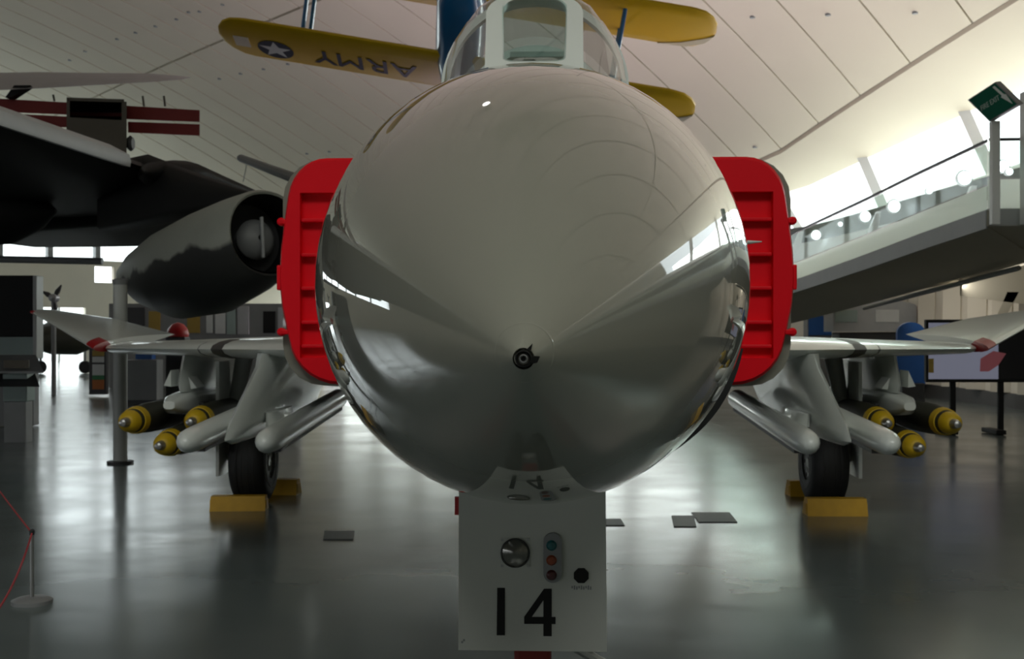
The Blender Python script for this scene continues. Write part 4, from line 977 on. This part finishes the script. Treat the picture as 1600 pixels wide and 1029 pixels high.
MB().box(Vector((at(1424, 0, 25.5).x, 25.55, .25))-BL, (.5, .4, .5), bev=.02).build('board_base', 'dark', bl)

# ================================================================== DISPLAYS, BOMBER SIDE
pb = thing('black_display_panel', 'tall black display panel with pale teal lower strip at the picture edge', 'display', Vector((at(-30, 600, 20).x, 20, 0)))
PB = pb.location.copy()
fl(-110, 52, 430, 526, 20, .25, PB).build('black_board', 'black', pb)
fl(-110, 54, 526, 560, 19.95, .3, PB).build('teal_strip', 'teal_panel', pb)
fl(-110, 52, 560, 665, 20, .25, PB).build('lower_board', 'mid_grey', pb)
fl(51, 57, 430, 560, 19.9, .3, PB).build('edge_post', 'gear_grey', pb)
lec = thing('information_lectern', 'sloping information lectern with pale teal pedestal before the black panel', 'lectern', Vector((at(30, 600, 17).x, 17, 0)))
LO = lec.location.copy()
MB().hexa([at(-20, 604, 16.7)-LO, at(62, 604, 16.7)-LO, at(62, 604, 16.75)-LO, at(-20, 604, 16.75)-LO, at(-12, 583, 17.4)-LO, at(54, 583, 17.4)-LO, at(54, 581, 17.45)-LO, at(-12, 581, 17.45)-LO]).build('lectern_edge', 'dark', lec)
MB().hexa([at(-20, 583, 16.7)-LO, at(68, 583, 16.7)-LO, at(56, 556, 17.4)-LO, at(-12, 556, 17.4)-LO, at(-20, 580, 16.7)-LO, at(68, 580, 16.7)-LO, at(56, 554, 17.4)-LO, at(-12, 554, 17.4)-LO]).build('lectern_top', 'mid_grey', lec)
fl(5, 45, 562, 575, 16.66, .02, LO).build('printed_sheet', 'brown', lec)
fl(4, 42, 584, 627, 17.1, .3, LO).build('pedestal', 'teal_panel', lec)
fl(6, 40, 627, 692, 17.12, .26, LO).build('pedestal_foot', 'mid_grey', lec)
o, w_, h, th = blk('grey_plinth', 'plain mid-grey plinth beneath the outer wing', 'plinth', 193, 245, 562, 26, 'mid_grey')
MB().box((w_*.1, -.1, h+.12), (w_*.5, .3, .22), bev=.02).build('blue_model_box', 'blue_panel', o)
ps = thing('poster_stand', 'narrow stand of coloured posters beside the bright doorway', 'display', Vector((at(152, 600, 29).x, 29, 0)))
PS = ps.location.copy()
fl(139, 166, 543, 616, 29, .2, PS).build('stand_board', 'dark', ps)
for y0, y1, m_ in ((547, 556, 'poster_y'), (557, 566, 'poster_w'), (569, 586, 'poster_w'), (586, 593, 'poster_g'), (593, 608, 'poster_o')):
    fl(144, 162, y0, y1, 28.97, .03, PS).build('poster', m_, ps)
part = thing('display_partition', 'long dark display partition beyond the wing with small posters', 'partition', Vector((at(310, 600, 33).x, 33, 0)))
PT = part.location.copy()
fl(170, 470, 474, 607, 33, .3, PT).build('partition_board', 'mid_grey', part)
for px0, px1, y0, y1, m_ in ((188, 225, 480, 530, 'dark'), (232, 250, 486, 516, 'poster_y'), (292, 312, 488, 520, 'poster_y'), (322, 332, 486, 520, 'poster_w'), (336, 352, 484, 521, 'poster_w'), (354, 368, 478, 522, 'teal_panel'), (371, 389, 478, 522, 'grey_box'), (411, 430, 486, 520, 'black'), (434, 446, 480, 520, 'grey_box')):
    fl(px0, px1, y0, y1, 32.96, .05, PT).build('wall_panel', m_, part)
rd = thing('red_dome_exhibit', 'red domed exhibit on a dark stand behind the wing', 'exhibit', Vector((at(278, 600, 27).x, 27, 0)))
MB().lathe([(1.50, .24), (1.56, .25), (1.68, .22), (1.79, .13), (1.83, .02)], (0, 0, 0), 'Z', 20).build('red_dome', 'red', rd, True)
MB().box((0, 0, .75), (.45, .45, 1.5), bev=.03).build('dark_stand', 'dark', rd)
pr = thing('propeller_exhibit', 'upright propeller on a stand before the pale wall', 'propeller', Vector((at(84, 600, 30).x, 30, 0)))
PR = pr.location.copy()
MB().tube([(0, 0, 0), (0, 0, at(0, 470, 30).z)], .06, 10).build('propeller_stand', 'mid_grey', pr, True)
hubp = at(84, 465, 30)-PR
MB().lathe([(-.15, .03), (-.1, .1), (.1, .12)], hubp, 'Y', 14).build('hub', 'alu', pr, True)
for tx, ty in ((96, 445), (66, 455), (88, 492)):
    MB().tube([hubp, hubp.lerp(at(tx, ty, 30)-PR, .5), at(tx, ty, 30)-PR], [.03, .07, .02], 8).build('blade', 'dark', pr, True)

# dark aircraft hull parked before the bright doorway
hl = thing('parked_aircraft_hull', 'dark green aircraft hull parked before the bright doorway', 'aircraft', Vector((at(96, 600, 45).x, 45, 0)))
HL = hl.location.copy()
MB().loft([[Vector((x, r*math.cos(2*PI*k/16), 1.35+zc+r*.85*math.sin(2*PI*k/16))) for k in range(16)] for x, r, zc in ((-1.5, .25, .1), (-1.2, .5, .05), (-.4, .72, 0), (.6, .74, 0), (1.25, .5, .05), (1.6, .12, .2))]).build('hull_skin', 'olive', hl, True)
MB().loft([[Vector((x, r*math.cos(2*PI*k/16), 1.85+r*.8*math.sin(2*PI*k/16))) for k in range(16)] for x, r in ((-.7, .05), (-.3, .32), (.4, .34), (.9, .06))]).build('hull_canopy', 'teal_panel', hl, True)
for x in (-.8, .9):
    MB().tube([(x, 0, .25), (x, 0, .9)], .05, 8).build('hull_strut', 'mid_grey', hl, True)
    MB().lathe([(-.06, .1), (-.07, .2), (0, .25), (.07, .2), (.06, .1)], (x, 0, .25), 'Y', 16).build('hull_wheel', 'rubber', hl, True)
